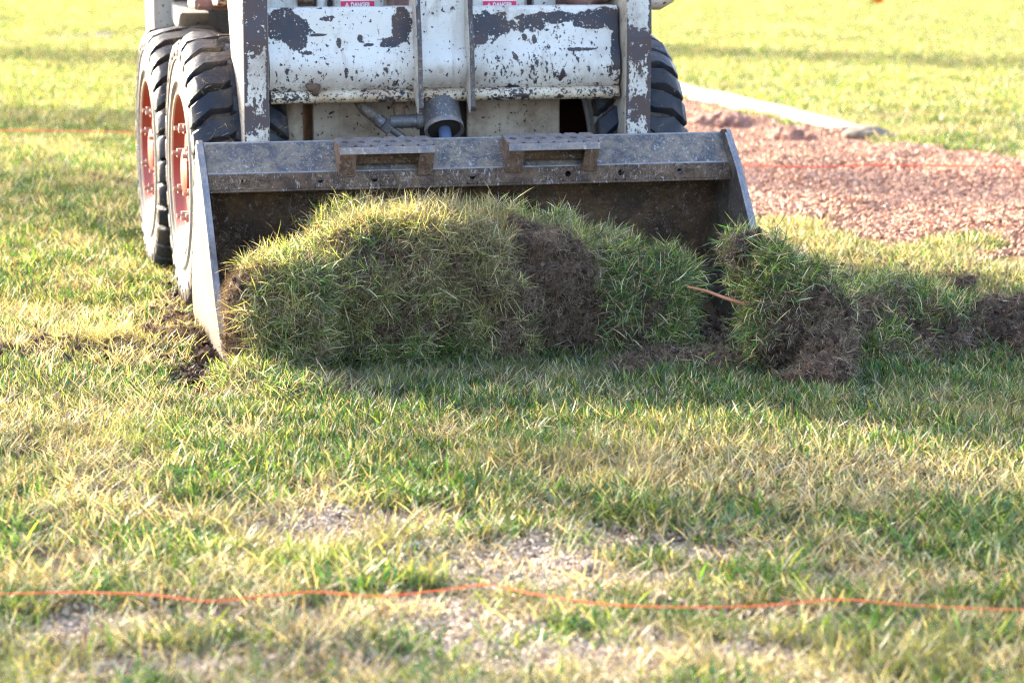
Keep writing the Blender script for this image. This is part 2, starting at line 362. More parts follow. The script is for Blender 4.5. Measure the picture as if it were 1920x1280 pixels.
# red gravel bed outline
GP = [pix(*p) for p in ((1180,180),(1270,192),(1330,203),(1400,217),(1480,238),(1560,256),(1650,272),(1750,284),(1920,304),(2300,335),(2300,484),(1920,480),(1760,474),(1600,448),(1500,428),(1430,414),(1300,398),(1150,330))]
def in_poly(x, y, P):
    ins = np.zeros(x.shape, bool); j = len(P)-1
    for i in range(len(P)):
        xi,yi = P[i]; xj,yj = P[j]
        c = ((yi>y) != (yj>y)) & (x < (xj-xi)*(y-yi)/(yj-yi+1e-12)+xi); ins ^= c; j = i
    return ins
def gravel_mask(x, y):
    wx = x + (fbm(x*3,y*2.5,oct=5)-.5)*.4; wy = y + (fbm(x*3+9,y*2.5+4,oct=5)-.5)*1.3
    return in_poly(wx, wy, GP)
BARE = [(560,975,.10,.05),(700,982,.22,.06),(960,1050,.16,.08),(1010,1085,.10,.06),(1200,1085,.18,.05),(1290,1030,.10,.05),(240,1160,.20,.05),(620,1160,.10,.04),
        (800,1150,.18,.07),(890,1195,.16,.05),(1180,1240,.30,.05),(1330,1215,.22,.04),(150,1255,.14,.04),(620,1265,.15,.03),(1010,1255,.14,.04),(1480,1170,.12,.03),(1650,1075,.12,.04),(1100,1000,.08,.03),(420,1235,.10,.03)]
BARE = [(*pix(a,b),c*1.0,d*1.9) for a,b,c,d in BARE]
DRY = [(1350,890,.45,.28),(1750,900,.5,.25),(1650,480,.9,.8),(1900,490,.8,.8),(1480,450,.5,.8),(150,650,.5,.3),(60,760,.4,.3),(700,640,.1,.1)]
DRY = [(*pix(a,b),c,d) for a,b,c,d in DRY]
SOILY = [(402,715,.07,.12),(345,620,.10,.20),(330,560,.05,.35),(110,668,.26,.20),(240,650,.22,.20),(1270,630,.22,.22),(1450,660,.2,.2),(1640,640,.2,.2),(1850,640,.25,.2),(205,350,.10,.25),(1560,540,.12,.25),(1780,520,.15,.2),(900,650,.3,.1)]
SOILY = [(*pix(a,b),c,d) for a,b,c,d in SOILY]
KC = [pix(*p) for p in ((1180,150),(1240,164),(1290,178),(1345,190),(1400,203),(1450,215),(1500,228),(1550,241),(1592,252))]
def on_kerb(x, y, w=.20):
    m = np.zeros(x.shape, bool)
    for (a,b) in zip(KC[:-1],KC[1:]):
        dx,dy = b[0]-a[0],b[1]-a[1]; t = np.clip(((x-a[0])*dx+(y-a[1])*dy)/(dx*dx+dy*dy),0,1)
        m |= np.hypot(x-a[0]-t*dx, y-a[1]-t*dy) < w
    return m
def ellmask(x, y, E, nz=1.2, s=9):
    n = (fbm(x*s,y*s,oct=4)-.5)*nz*2; m = np.full(x.shape, 9.)
    for (cx,cy,rx,ry) in E: m = np.minimum(m, ((x-cx)/rx)**2+((y-cy)/ry)**2 + n)
    return np.clip(1.4-m, 0, 1)
def gz(x, y):
    x = np.asarray(x,float); y = np.asarray(y,float)
    h = (fbm(x*.9,y*.9,oct=2)-.5)*.035 + (fbm(x*4+5,y*4,oct=3)-.5)*.022
    b = ellmask(x,y,BARE); return h - .012*b + .01*ellmask(x,y,SOILY)

def ground():
    xs = np.concatenate([-np.geomspace(400,3.4,22), np.arange(-3.3,3.31,.055), np.geomspace(3.4,400,22)])
    ys = np.concatenate([-np.geomspace(200,.5,12)+2, np.arange(1.6,9.4,.055), np.arange(9.4,20,.12), np.geomspace(20.2,600,40)])
    X,Y = np.meshgrid(xs,ys); Z = gz(X,Y)
    v = np.stack([X,Y,Z],-1).reshape(-1,3); nx=len(xs); ny=len(ys)
    i = (np.arange(ny-1)[:,None]*nx+np.arange(nx-1)).ravel(); f = np.stack([i,i+1,i+nx+1,i+nx],-1)
    me = bpy.data.meshes.new('ground'); me.from_pydata(v.tolist(), [], f.tolist())
    g = me.attributes.new('gravel','FLOAT','POINT'); x=v[:,0]; y=v[:,1]
    g.data.foreach_set('value', gravel_mask(x,y).astype(float))
    s = me.attributes.new('bare','FLOAT','POINT'); s.data.foreach_set('value', ellmask(x,y,BARE))
    s = me.attributes.new('far','FLOAT','POINT'); s.data.foreach_set('value', np.clip((y-26)/14,0,1))
    k = NM('ground_soil', rough=.95, spec=.2)
    def A(n): a = k.n.new('ShaderNodeAttribute'); a.attribute_name = n; return a.outputs['Fac']
    c = k.mix(k.ramp(k.noise(6, det=8), .35, .65), (.035,.024,.016), (.09,.062,.04))
    c = k.mix(k.ramp(k.noise(160, det=3), .58, .68), c, (.20,.145,.09))
    c = k.mix(A('bare'), c, k.mix(k.ramp(k.noise(90, det=6, rough=.7), .42, .60), (.17,.115,.08), (.56,.43,.30)))
    c = k.mix(A('gravel'), c, k.mix(k.ramp(k.noise(12, det=8), .35, .65), (.24,.12,.075), (.40,.23,.15)))
    c = k.mix(A('far'), c, k.mix(k.noise(2), (.12,.14,.04), (.2,.2,.07)))
    k.out(c, bump=k.noise(90, det=8, rough=.75), bstr=.8, bdist=.012)
    tag(link('ground', me, k.m, smooth=True), kind='structure')
ground()

# ------------------------------------------------------------------ blades and scattering
G1=(.020,.062,.010); G2=(.066,.160,.016); G3=(.026,.088,.034); YG=(.22,.27,.045); ST=(.42,.34,.19); OR=(.42,.21,.07); BR=(.12,.075,.05); PALE=(.36,.35,.24)
def blades(n, rad, hgt, wid, pal, wts, lean=.45, flat=0., curl=.6, seed=0, tipc=.25, hvar=.45, z0=-.006):
    r = np.random.default_rng(seed); V=[];C=[]
    ang = r.uniform(0,2*np.pi,n); rr = rad*np.sqrt(r.uniform(0,1,n)); bx=rr*np.cos(ang); by=rr*np.sin(ang)
    la = ang*.5+r.uniform(0,2*np.pi,n); h = hgt*(1-hvar+2*hvar*r.uniform(0,1,n)); w = wid*r.uniform(.6,1.25,n)
    ln = np.abs(r.normal(0,lean,n))+flat; cu = r.normal(curl,.35,n)
    fa = r.uniform(0,2*np.pi,n); ci = r.choice(len(pal), n, p=np.array(wts)/sum(wts)); P = np.array(pal)
    st = [0,.4,.75,1.0]; x=bx.copy(); y=by.copy(); z=np.full(n,z0); a = ln*.6; rows=[]
    base = P[ci]*r.uniform(.45,1.45,(n,1)); tipm = r.uniform(0,1,n)<tipc
    for i,s in enumerate(st):
        if i>0:
            ds = (s-st[i-1])*h; a = a+cu*(s-st[i-1]); a2 = np.clip(a,-.5,2.2)
            x = x+np.sin(a2)*np.cos(la)*ds; y = y+np.sin(a2)*np.sin(la)*ds; z = z+np.cos(a2)*ds
        ww = w*[.75,1,.72,0][i]*.5
        fx=np.cos(fa)*ww; fy=np.sin(fa)*ww
        col = base.copy()
        if i==0: col = col*.75+np.array(ST)*.22
        if i>=2: col[tipm] = (.35 if i==3 else .7)*base[tipm]+(.65 if i==3 else .3)*np.array(OR if seed%2 else ST)
        if i<3: rows.append(np.stack([x-fx,y-fy,z],-1)); C.append(col); rows.append(np.stack([x+fx,y+fy,z],-1)); C.append(col)
        else: rows.append(np.stack([x,y,z],-1)); C.append(col)
    V = np.stack(rows,1).reshape(-1,3); C = np.stack(C,1).reshape(-1,3)
    b = np.arange(n)*7; F=[]
    for o in ((0,1,3,2),(2,3,5,4)): F += (b[:,None]+np.array(o)).tolist()
    F += (b[:,None]+np.array((4,5,6))).tolist()
    return V,C,F
def proto(name, V, C, F, mat, col):
    me = bpy.data.meshes.new(name); me.from_pydata(V.tolist(), [], F); me.materials.append(mat)
    a = me.attributes.new('Col','FLOAT_COLOR','POINT'); a.data.foreach_set('color', np.concatenate([C,np.ones((len(C),1))],1).astype(np.float32).ravel())
    o = bpy.data.objects.new(name, me); col.objects.link(o); return o
def proto_set(name, count, mat, **kw):
    c = bpy.data.collections.new(name)
    for i in range(count):
        V,C,F = blades(seed=i*3+hash(len(name))%7, **kw); proto('%s_%02d'%(name,i), V,C,F, mat, c)
    return c
NT = 8
PG = dict(pal=[G1,G2,G3,YG,ST,BR,PALE])
S_lawn = proto_set('tuft_lawn', NT, M['grass'], n=58, rad=.043, hgt=.034, wid=.0024, wts=[4.5,6,4,2.4,2.2,1.1,.8], lean=.75, **PG)
S_dry = proto_set('tuft_dry', NT, M['grass'], n=46, rad=.042, hgt=.036, wid=.0032, wts=[1,1.3,.5,2.0,8,1.2,3.5], lean=.8, **PG)
S_lush = proto_set('tuft_lush', NT, M['grass'], n=50, rad=.048, hgt=.043, wid=.0034, wts=[4,6.5,2.5,3.0,.9,.5,.3], lean=.8, curl=1.1, **PG)
S_far = proto_set('tuft_distant', NT, M['grass'], n=120, rad=.16, hgt=.050, wid=.007, wts=[3,4.5,2,4,3.4,.6,2], lean=.5, **PG)
S_thatch = proto_set('tuft_thatch', NT, M['grass'], n=26, rad=.05, hgt=.045, wid=.0026, wts=[.3,.4,.2,.8,6,2,3], lean=.3, flat=1.0, curl=.5, z0=.004, **PG)
S_sod = proto_set('tuft_sod', NT, M['sodgrass'], n=30, rad=.030, hgt=.049, wid=.0027, wts=[4,6,3.8,3,4.2,1.5,1.3], lean=.9, flat=.3, curl=1.1, hvar=.6, **PG)
S_fib = proto_set('tuft_root', NT, M['fibre'], n=34, rad=.030, hgt=.038, wid=.0016, pal=[BR,(.26,.18,.12),(.12,.075,.05),(.38,.30,.22)], wts=[3,3.5,1.6,3], lean=.7, flat=.6, curl=1.6, tipc=0)
GN = {}
def scatter_group(coll):
    if coll.name in GN: return GN[coll.name]
    g = bpy.data.node_groups.new('scatter_'+coll.name, 'GeometryNodeTree')
    g.interface.new_socket('Geometry', in_out='INPUT', socket_type='NodeSocketGeometry'); g.interface.new_socket('Geometry', in_out='OUTPUT', socket_type='NodeSocketGeometry')
    N = g.nodes; L = g.links; i = N.new('NodeGroupInput'); o = N.new('NodeGroupOutput')
    ci = N.new('GeometryNodeCollectionInfo'); ci.inputs['Collection'].default_value = coll; ci.inputs['Separate Children'].default_value = True; ci.inputs['Reset Children'].default_value = True
    iop = N.new('GeometryNodeInstanceOnPoints'); iop.inputs['Pick Instance'].default_value = True
    def NA(t, nm): a = N.new('GeometryNodeInputNamedAttribute'); a.data_type = t; a.inputs['Name'].default_value = nm; return a.outputs['Attribute']
    L.new(i.outputs[0], iop.inputs['Points']); L.new(ci.outputs[0], iop.inputs['Instance'])
    L.new(NA('INT','idx'), iop.inputs['Instance Index']); L.new(NA('FLOAT_VECTOR','rot'), iop.inputs['Rotation']); L.new(NA('FLOAT','scl'), iop.inputs['Scale'])
    L.new(iop.outputs[0], o.inputs[0]); GN[coll.name] = g; return g
def scatter(name, P, E, S, coll, parent=None, count=NT):
    P = np.asarray(P,float); n = len(P); me = bpy.data.meshes.new(name); me.vertices.add(n); me.vertices.foreach_set('co', P.astype(np.float32).ravel())
    a = me.attributes.new('rot','FLOAT_VECTOR','POINT'); a.data.foreach_set('vector', np.asarray(E,np.float32).ravel())
    a = me.attributes.new('scl','FLOAT','POINT'); a.data.foreach_set('value', np.asarray(S,np.float32).ravel())
    a = me.attributes.new('idx','INT','POINT'); a.data.foreach_set('value', rng.integers(0,count,n).astype(np.int32))
    o = bpy.data.objects.new(name, me); root_col.objects.link(o)
    if parent: o.parent = parent
    m = o.modifiers.new('scatter','NODES'); m.node_group = scatter_group(coll); o['kind'] = 'stuff'; return o
def sample_view(y0, y1, dens, marg=.45):
    def hw(y): return .222*y+marg
    ymid = np.linspace(y0,y1,200); area = np.trapezoid(2*hw(ymid), ymid) if hasattr(np,'trapezoid') else np.trapz(2*hw(ymid), ymid)
    n = int(area*dens*1.0); 
    y = rng.uniform(y0,y1,n*2); keep = rng.uniform(0,hw(y1),n*2) < hw(y); y = y[keep][:n]
    x = rng.uniform(-1,1,len(y))*hw(y); return x,y
def blocked(x, y):
    u = (x-ORG[0])*UX+(y-ORG[1])*UY; v = -(x-ORG[0])*UY+(y-ORG[1])*UX
    b = ((u>-.80)&(u<.80)&(v>-1.08)&(v<-.26))|(((x+.765)/.085)**2+((y-5.84)/.19)**2<1)
    for cu in (-.59,.59):
        for cv in (0,.95): b |= (abs(u-cu)<.14)&(abs(v-cv)<.17)
    return b
def rot_rand(n, tilt=.12):
    return np.stack([rng.normal(0,tilt,n), rng.normal(0,tilt,n), rng.uniform(0,2*np.pi,n)],-1)
def lawn():
    out = {'lawn':[], 'dry':[], 'lush':[], 'thatch':[]}
    for (y0,y1,dens,sc) in ((2.9,5.2,1150,1.0),(5.2,8.6,1050,1.0),(8.6,14.5,520,1.3)):
        x,y = sample_view(y0,y1,dens)
        bare = ellmask(x,y,BARE,1.3,8); dry = ellmask(x,y,DRY,1.0,4); soil = ellmask(x,y,SOILY,1.2,7)
        nn = fbm(x*5+3,y*5,oct=3); clump = fbm(x*11,y*11+5,oct=3)
        front = np.clip((5.0-y)/1.2,0,1)                       # the near lawn is thin and tufty
        dens_n = np.clip((nn-.30)*5,0,1)*(1-front)+np.clip((clump-.44)*7,0.03,1)*front
        keep = (rng.uniform(0,1,len(x)) < dens_n*(1-bare)*(1-.93*soil)) & ~gravel_mask(x,y) & ~blocked(x,y) & ~on_kerb(x,y,.15)
        bareish = (~keep)&(~gravel_mask(x,y))&(~blocked(x,y))&(rng.uniform(0,1,len(x))<.42*np.where(ellmask(x,y,BARE,1.3,8)>.5,.35,1))
        out['thatch'].append(np.stack([x[bareish],y[bareish],np.full(bareish.sum(),sc)],-1))
        extra = keep & (rng.uniform(0,1,len(x)) < .07+.20*dry)
        out['thatch'].append(np.stack([x[extra],y[extra],np.full(extra.sum(),sc)*rng.uniform(.6,1.2,extra.sum())],-1))
        x,y,dry,clump,nn,front = x[keep],y[keep],dry[keep],clump[keep],nn[keep],front[keep]
        r = rng.uniform(0,1,len(x)); tone = fbm(x*2.2+40,y*2.2,oct=3)
        isdry = r < np.clip(dry*.8+(tone-.60)*2.0*(1-front),0.05,.85)
        islush = (~isdry)&((clump>.60)|(front>.35))&(rng.uniform(0,1,len(x))<.5+.4*front)
        s = sc*(.60+.75*nn)*rng.uniform(.65,1.3,len(x))
        for k,m in (('dry',isdry),('lush',islush),('lawn',~(isdry|islush))): out[k].append(np.stack([x[m],y[m],s[m]],-1))
    for k,c in (('lawn',S_lawn),('dry',S_dry),('lush',S_lush),('thatch',S_thatch)):
        A = np.concatenate(out[k]); P = np.stack([A[:,0],A[:,1],gz(A[:,0],A[:,1])],-1)
        nm = {'lawn':'lawn_grass','dry':'dry_grass','lush':'lush_grass','thatch':'dead_thatch'}[k]
        scatter(nm, P, rot_rand(len(P)), A[:,2], c)
    x,y = sample_view(14.2,46,62); k = ~gravel_mask(x,y)&~on_kerb(x,y,.24)&(fbm(x*1.3,y*.8)+rng.normal(0,.08,len(x))>.36); x=x[k]; y=y[k]
    x2,y2 = sample_view(14.2,24,60); k = ~gravel_mask(x2,y2)&~on_kerb(x2,y2,.24); x=np.concatenate([x,x2[k]]); y=np.concatenate([y,y2[k]])
    scatter('distant_grass', np.stack([x,y,gz(x,y)],-1), rot_rand(len(x),.05), rng.uniform(.7,1.25,len(x)), S_far)
lawn()
# wood-chip and stone litter
def chip_set(name, cols, n, size, flat, mat, rad=.0):
    c = bpy.data.collections.new(name)
    for i in range(NT):
        r = np.random.default_rng(50+i); bm = bmesh.new(); bmesh.ops.create_icosphere(bm, subdivisions=n, radius=size)
        V = np.array([v.co[:] for v in bm.verts]); F=[[v.index for v in f.verts] for f in bm.faces]; bm.free()
        V = V*np.array([r.uniform(.7,1.4),r.uniform(.5,1.0),r.uniform(*flat)])+r.normal(0,size*(.13 if n==1 else .17),V.shape)
        C = np.tile(np.array(cols[i%len(cols)]), (len(V),1)); proto('%s_%02d'%(name,i),V,C,F,mat,c)
    return c
M['stoney'] = blade_material('gravel_stone', transl=0, drymax=0, gloss=.04)
S_red = chip_set('red_stone', [(.46,.235,.14),(.34,.16,.095),(.52,.31,.20),(.17,.08,.05),(.60,.42,.30),(.38,.22,.135)], 1, .0115, (.4,.75), M['stoney'])
S_chip = chip_set('tan_chip', [(.48,.36,.25),(.30,.22,.155),(.60,.48,.35),(.17,.12,.085),(.50,.37,.23)], 1, .006, (.2,.5), M['stoney'])
def litter():
    n = 160000; x = rng.uniform(.2,3.6,n); y = rng.uniform(7.5,19,n); k = gravel_mask(x,y)&(x<.222*y+.5); x=x[k]; y=y[k]
    cl = fbm(x*3,y*1.5); h = gz(x,y)+np.clip(cl-.5,0,1)*.12
    scatter('red_gravel', np.stack([x,y,h+.004],-1), rng.uniform(0,6.28,(len(x),3))*np.array([.15,.15,1]), rng.uniform(.45,1.25,len(x)), S_red)
    X=[];Y=[]
    for (cx,cy,rx,ry) in BARE:
        m = int(2600*rx*ry/.02); X.append(rng.normal(cx,rx*.75,m)); Y.append(rng.normal(cy,ry*.9,m))
    x=np.concatenate(X); y=np.concatenate(Y)
    scatter('soil_litter', np.stack([x,y,gz(x,y)+.002],-1), rng.uniform(0,6.28,(len(x),3))*np.array([.2,.2,1]), rng.uniform(.4,1.3,len(x)), S_chip)
M['crumb'] = blade_material('soil_crumb', transl=0, drymax=0, gloss=.02)
S_crumb = chip_set('soil_crumb', [(.070,.040,.025),(.115,.070,.045),(.045,.026,.017),(.16,.105,.07),(.085,.052,.033)], 2, .006, (.6,1.0), M['crumb'])
litter()
def crumbs():
    X=[];Y=[]
    for (cx,cy,rx,ry) in SOILY:
        m = int(1500*rx*ry/.04)+120; X.append(rng.normal(cx,rx*.75,m)); Y.append(rng.normal(cy,ry*.8,m))
    x=np.concatenate(X); y=np.concatenate(Y); s_ = np.clip(rng.lognormal(-.35,.55,len(x)),.2,3.2)
    scatter('soil_crumbs', np.stack([x,y,gz(x,y)+.004+rng.uniform(0,.012,len(x))],-1), rng.uniform(0,6.28,(len(x),3)), s_, S_crumb)
crumbs()

# ------------------------------------------------------------------ torn turf and soil
def blob_mesh(ells, vox=.009, amp=(.020,.010,.004), seed=0, lift=True):
    bm = bmesh.new()
    for el in ells:
        (x,y,z,rx,ry,rz) = el[:6]; e = el[6] if len(el)>6 else 1.0
        if lift: z += float(gz(np.array([x]),np.array([y]))[0])
        r = bmesh.ops.create_icosphere(bm, subdivisions=3, radius=1)
        for v in r['verts']:
            c = [math.copysign(abs(q)**e, q) for q in v.co]; v.co = Vector((x+c[0]*rx, y+c[1]*ry, z+c[2]*rz))
    me = bpy.data.meshes.new('t'); bm.to_mesh(me); bm.free()
    o = bpy.data.objects.new('t', me); root_col.objects.link(o)
    m = o.modifiers.new('r','REMESH'); m.mode='VOXEL'; m.voxel_size = vox
    s = o.modifiers.new('s','SMOOTH'); s.iterations = 3
    dg = bpy.context.evaluated_depsgraph_get(); dg.update(); me2 = bpy.data.meshes.new_from_object(o.evaluated_get(dg))
    bpy.data.objects.remove(o); n = len(me2.vertices); co = np.empty(n*3,np.float32); me2.vertices.foreach_get('co',co); co=co.reshape(-1,3).astype(float)
    nr = np.empty(n*3,np.float32); me2.vertices.foreach_get('normal',nr); nr=nr.reshape(-1,3)
    X,Y,Z = co.T+seed*3.1
    d = (fbm(X*9,Y*9,Z*9,oct=2)-.5)*2*amp[0]+(fbm(X*30,Y*30,Z*30,oct=4)-.5)*2*amp[1]*2.0-(np.clip(.12-abs(fbm(X*26+7,Y*26,Z*26,oct=2)-.5),0,.12)/.12)*amp[2]*1.6+(fbm(X*90,Y*90,Z*90,oct=2)-.5)*2*amp[2]
    co2 = co+nr*d[:,None]; me2.vertices.foreach_set('co', co2.astype(np.float32).ravel()); me2.update(); return me2
def surf_points(me, n):
    me.calc_loop_triangles(); t = np.empty(len(me.loop_triangles)*3,np.int32); me.loop_triangles.foreach_get('vertices',t); t=t.reshape(-1,3)
    co = np.empty(len(me.vertices)*3,np.float32); me.vertices.foreach_get('co',co); co=co.reshape(-1,3)
    A,B,C = co[t[:,0]],co[t[:,1]],co[t[:,2]]; N = np.cross(B-A,C-A); ar = np.linalg.norm(N,axis=1)+1e-12; N/=ar[:,None]
    i = rng.choice(len(t), n, p=ar/ar.sum()); a=rng.uniform(0,1,n); b=rng.uniform(0,1,n); s=a+b>1; a[s]=1-a[s]; b[s]=1-b[s]
    return A[i]+(B[i]-A[i])*a[:,None]+(C[i]-A[i])*b[:,None], N[i]
def align(N, down=.0, jitter=.45, up=.35):
    N = N+rng.normal(0,jitter,N.shape)*np.array([1,1,.8]); N[:,2] += up; N[:,1]-=down
    E = np.empty(N.shape)
    for k,v in enumerate(N):
        q = Vector(v).to_track_quat('Z','Y') @ Euler((0,0,rng.uniform(0,6.28))).to_quaternion(); e = q.to_euler(); E[k]=e[:]
    return E
def turf(name, label, cat, ells, grass_per_m2=2600, fib_per_m2=1500, soilspots=(), grass_bias=.0, vox=.0075, amp=(.026,.013,.006), seed=0, group=None, gscale=1., minz=-.02, up=.35, crumb_per_m2=14000):
    me = blob_mesh(ells, vox, amp, seed); o = link(name, me, M['soil'], smooth=True)
    tag(o, label, cat, group)
    me.calc_loop_triangles(); area = sum(p.area for p in me.polygons)
    def mask(P):
        g = fbm(P[:,0]*7+seed,P[:,1]*7,P[:,2]*7,oct=3)+grass_bias
        for (x,y,z,r,w) in soilspots:
            d = np.sqrt(((P-np.array([x,y,z]))**2).sum(1))/r; g = g-w*np.clip(1.25-d+(fbm(P[:,0]*25,P[:,1]*25,P[:,2]*25)-.5)*.8,0,1)
        return g
    P,N = surf_points(me, int(area*grass_per_m2)); g = mask(P); k = (rng.uniform(0,1,len(P))<np.clip((g-.36)*6,0,1))&(P[:,2]>minz); P=P[k];N=N[k]
    if len(P): scatter('grass_blades', P, align(N,up=up), gscale*rng.uniform(.6,1.15,len(P)), S_sod, parent=o)
    P,N = surf_points(me, int(area*crumb_per_m2)); g = mask(P); k = (P[:,2]>minz)&(g<.44); P=P[k]
    if len(P): scatter('soil_crumbs', P, rng.uniform(0,6.28,(len(P),3)), np.clip(rng.lognormal(-.7,.6,len(P)),.2,1.8), S_crumb, parent=o)
    P,N = surf_points(me, int(area*fib_per_m2)); g = mask(P); k = (P[:,2]>minz)&(rng.uniform(0,1,len(P))<np.clip(1.15-(g-.3)*2,.45,1)); P=P[k];N=N[k]
    scatter('root_fibres', P, align(N,jitter=.8,up=.1), rng.uniform(.35,.95,len(P)), S_fib, parent=o)
    return o
def capsule(a, b, r, n=7, jit=.12):
    out = []; rr = random.Random(int(1000*(a[0]+b[1])))
    for i in range(n):
        t = i/(n-1); p = [a[k]+(b[k]-a[k])*t for k in range(3)]; q = [r*(1+rr.uniform(-jit,jit)) for _ in range(3)]
        out.append((*p,*q))
    return out
turf('turf_roll', 'long lumpy roll of green turf lying across the mouth of the loader bucket', 'turf',
     [(-.580,5.945,.145,.125,.11,.145,.6),(-.54,6.06,.15,.13,.10,.15,.7),(-.36,6.08,.14,.20,.13,.14,.7),(-.10,6.12,.13,.16,.12,.14,.75),(-.33,6.28,.21,.20,.14,.145,.65),(-.43,6.27,.16,.15,.15,.15),(-.12,6.30,.205,.17,.14,.15,.75),(.08,6.31,.19,.14,.14,.14,.8),(.25,6.35,.165,.15,.15,.13),(.37,6.38,.14,.10,.14,.11)]
     +capsule((-.10,6.15,.10),(.36,6.28,.10),.105,6)+capsule((-.4,6.16,.13),(.3,6.3,.13),.12,6)+[(-.27,6.13,.215,.27,.13,.15,.8),(.02,6.20,.20,.2,.12,.14,.85)],
     grass_per_m2=2700, fib_per_m2=4200, soilspots=[(.11,6.12,.24,.12,.9),(.15,6.10,.12,.11,.9),(.07,6.18,.31,.07,.6),(-.71,5.92,.20,.10,.9),(-.70,5.89,.09,.08,.7),(.31,6.20,.25,.07,.6),(.33,6.17,.12,.05,.5),(-.36,6.0,.27,.05,.3),(-.2,6.02,.10,.05,.3),(.30,6.22,.30,.07,.35)], grass_bias=.115, amp=(.034,.016,.006), seed=1)
turf('turf_chunk', 'tall ragged turf chunk with dark soil at its foot by the right bucket end', 'turf',
     [(.590,5.98,.305,.050,.06,.042),(.645,5.97,.255,.085,.09,.075),(.69,5.95,.19,.095,.10,.09),(.735,5.93,.13,.09,.10,.09),(.765,5.85,.055,.075,.09,.09),(.74,5.78,.02,.07,.06,.055),(.67,5.96,.11,.075,.10,.10)],
     grass_per_m2=2900, fib_per_m2=3200, soilspots=[(.80,5.78,.05,.15,.9),(.56,5.93,.30,.06,.9),(.63,5.88,.03,.08,.6),(.68,5.87,.17,.06,.35),(.76,5.86,.17,.06,.3)], grass_bias=.05, seed=4, vox=.007, amp=(.038,.018,.007), up=.1)
turf('turf_heap', 'low heap of overturned turf with straw and grass just right of the tall chunk', 'turf',
     [(.92,6.30,.03,.13,.18,.12),(1.02,6.45,.04,.14,.18,.11),(1.12,6.35,.02,.13,.16,.09),(.88,6.50,.03,.10,.14,.11),(1.0,6.18,.0,.14,.12,.08)],
     grass_per_m2=2600, fib_per_m2=3000, soilspots=[(.93,6.2,.12,.10,.3),(1.12,6.22,.03,.14,.7)], grass_bias=.05, amp=(.035,.018,.007), seed=6)
turf('soil_ridge', 'dark crumbly ridge of turned soil running out at the right edge', 'soil',
     capsule((1.14,6.30,.02),(1.62,6.46,.055),.10,8,.25)+[(1.42,6.22,.0,.12,.1,.06),(1.28,6.62,.0,.1,.1,.05)], grass_per_m2=900, fib_per_m2=1500, soilspots=[(1.45,6.3,.08,.25,.35)], grass_bias=-.05, seed=8)
turf('soil_clod', 'small dark clod of earth and roots sitting behind the soil ridge', 'soil', [(1.315,6.93,.055,.042,.04,.042),(1.285,6.92,.035,.03,.03,.03),(1.335,6.95,.085,.025,.03,.02)],
     grass_per_m2=300, fib_per_m2=3500, grass_bias=-.2, seed=9, vox=.006, amp=(.01,.008,.004), group=None)
c0 = pix(178,347); turf('soil_clod', 'little dark lump of soil alone on the lawn left of the wheels', 'soil', [(c0[0],c0[1],.02,.03,.03,.03),(c0[0]+.03,c0[1]-.02,.01,.03,.03,.02)], grass_per_m2=0, fib_per_m2=2500, grass_bias=-.4, seed=10, vox=.006, amp=(.006,.006,.003))
turf('grass_mound', 'sunlit grassy lump at the lower left corner of the bucket', 'turf', [(-.62,5.74,.0,.10,.09,.045),(-.53,5.64,-.005,.10,.09,.04)], grass_per_m2=3200, fib_per_m2=500, grass_bias=.2, seed=11, amp=(.008,.006,.002), up=.9)
a0 = pix(120,668); a1 = pix(240,655); a2 = pix(345,640)
turf('soil_patch', 'scraped up soil lying on the grass near the left edge', 'soil', [(a0[0],a0[1],.0,.12,.09,.040),(a0[0]-.13,a0[1]-.10,.0,.07,.06,.034),(a1[0]-.02,a1[1]-.04,.0,.07,.09,.038),(a1[0]+.06,a1[1]+.12,.0,.05,.07,.038)], grass_per_m2=1500, fib_per_m2=1300, grass_bias=-.08, seed=12, vox=.007, amp=(.008,.008,.004), minz=-.01)
turf('soil_patch', 'churned soil beside the front wheel and the outer side of the bucket', 'soil', [(a2[0],a2[1],.0,.06,.13,.045),(a2[0]-.05,a2[1]+.22,.0,.05,.12,.04),(a2[0]-.10,a2[1]-.05,.0,.06,.06,.03)], grass_per_m2=300, fib_per_m2=1300, grass_bias=-.1, seed=13, vox=.007, amp=(.01,.008,.004), minz=-.01)
turf('soil_patch', 'loose soil spilled on the grass between the turf roll and the tall chunk', 'soil', [(.36,6.05,-.01,.12,.10,.05),(.50,6.0,-.01,.12,.12,.055),(.30,5.92,-.01,.10,.06,.035)], grass_per_m2=500, fib_per_m2=1500, grass_bias=-.06, seed=14, vox=.007, amp=(.01,.008,.004), minz=-.01)
b = MB(); b.tube([(.445,6.02,.210),(.49,6.0,.203),(.53,5.93,.196),(.58,5.88,.186),(.63,5.90,.18)], [.003,.004,.0045,.005,.005], 8)
tag(b.build('twig', M['twig'], smooth=True), 'reddish brown twig sticking out of the tall turf chunk', 'twig')

# ------------------------------------------------------------------ the skid steer loader
mach = empty('skid_steer_loader', (ORG[0], ORG[1], 0), PSI)
tag(mach, 'worn white skid steer loader with chipped paint pushing a wide steel bucket', 'loader')

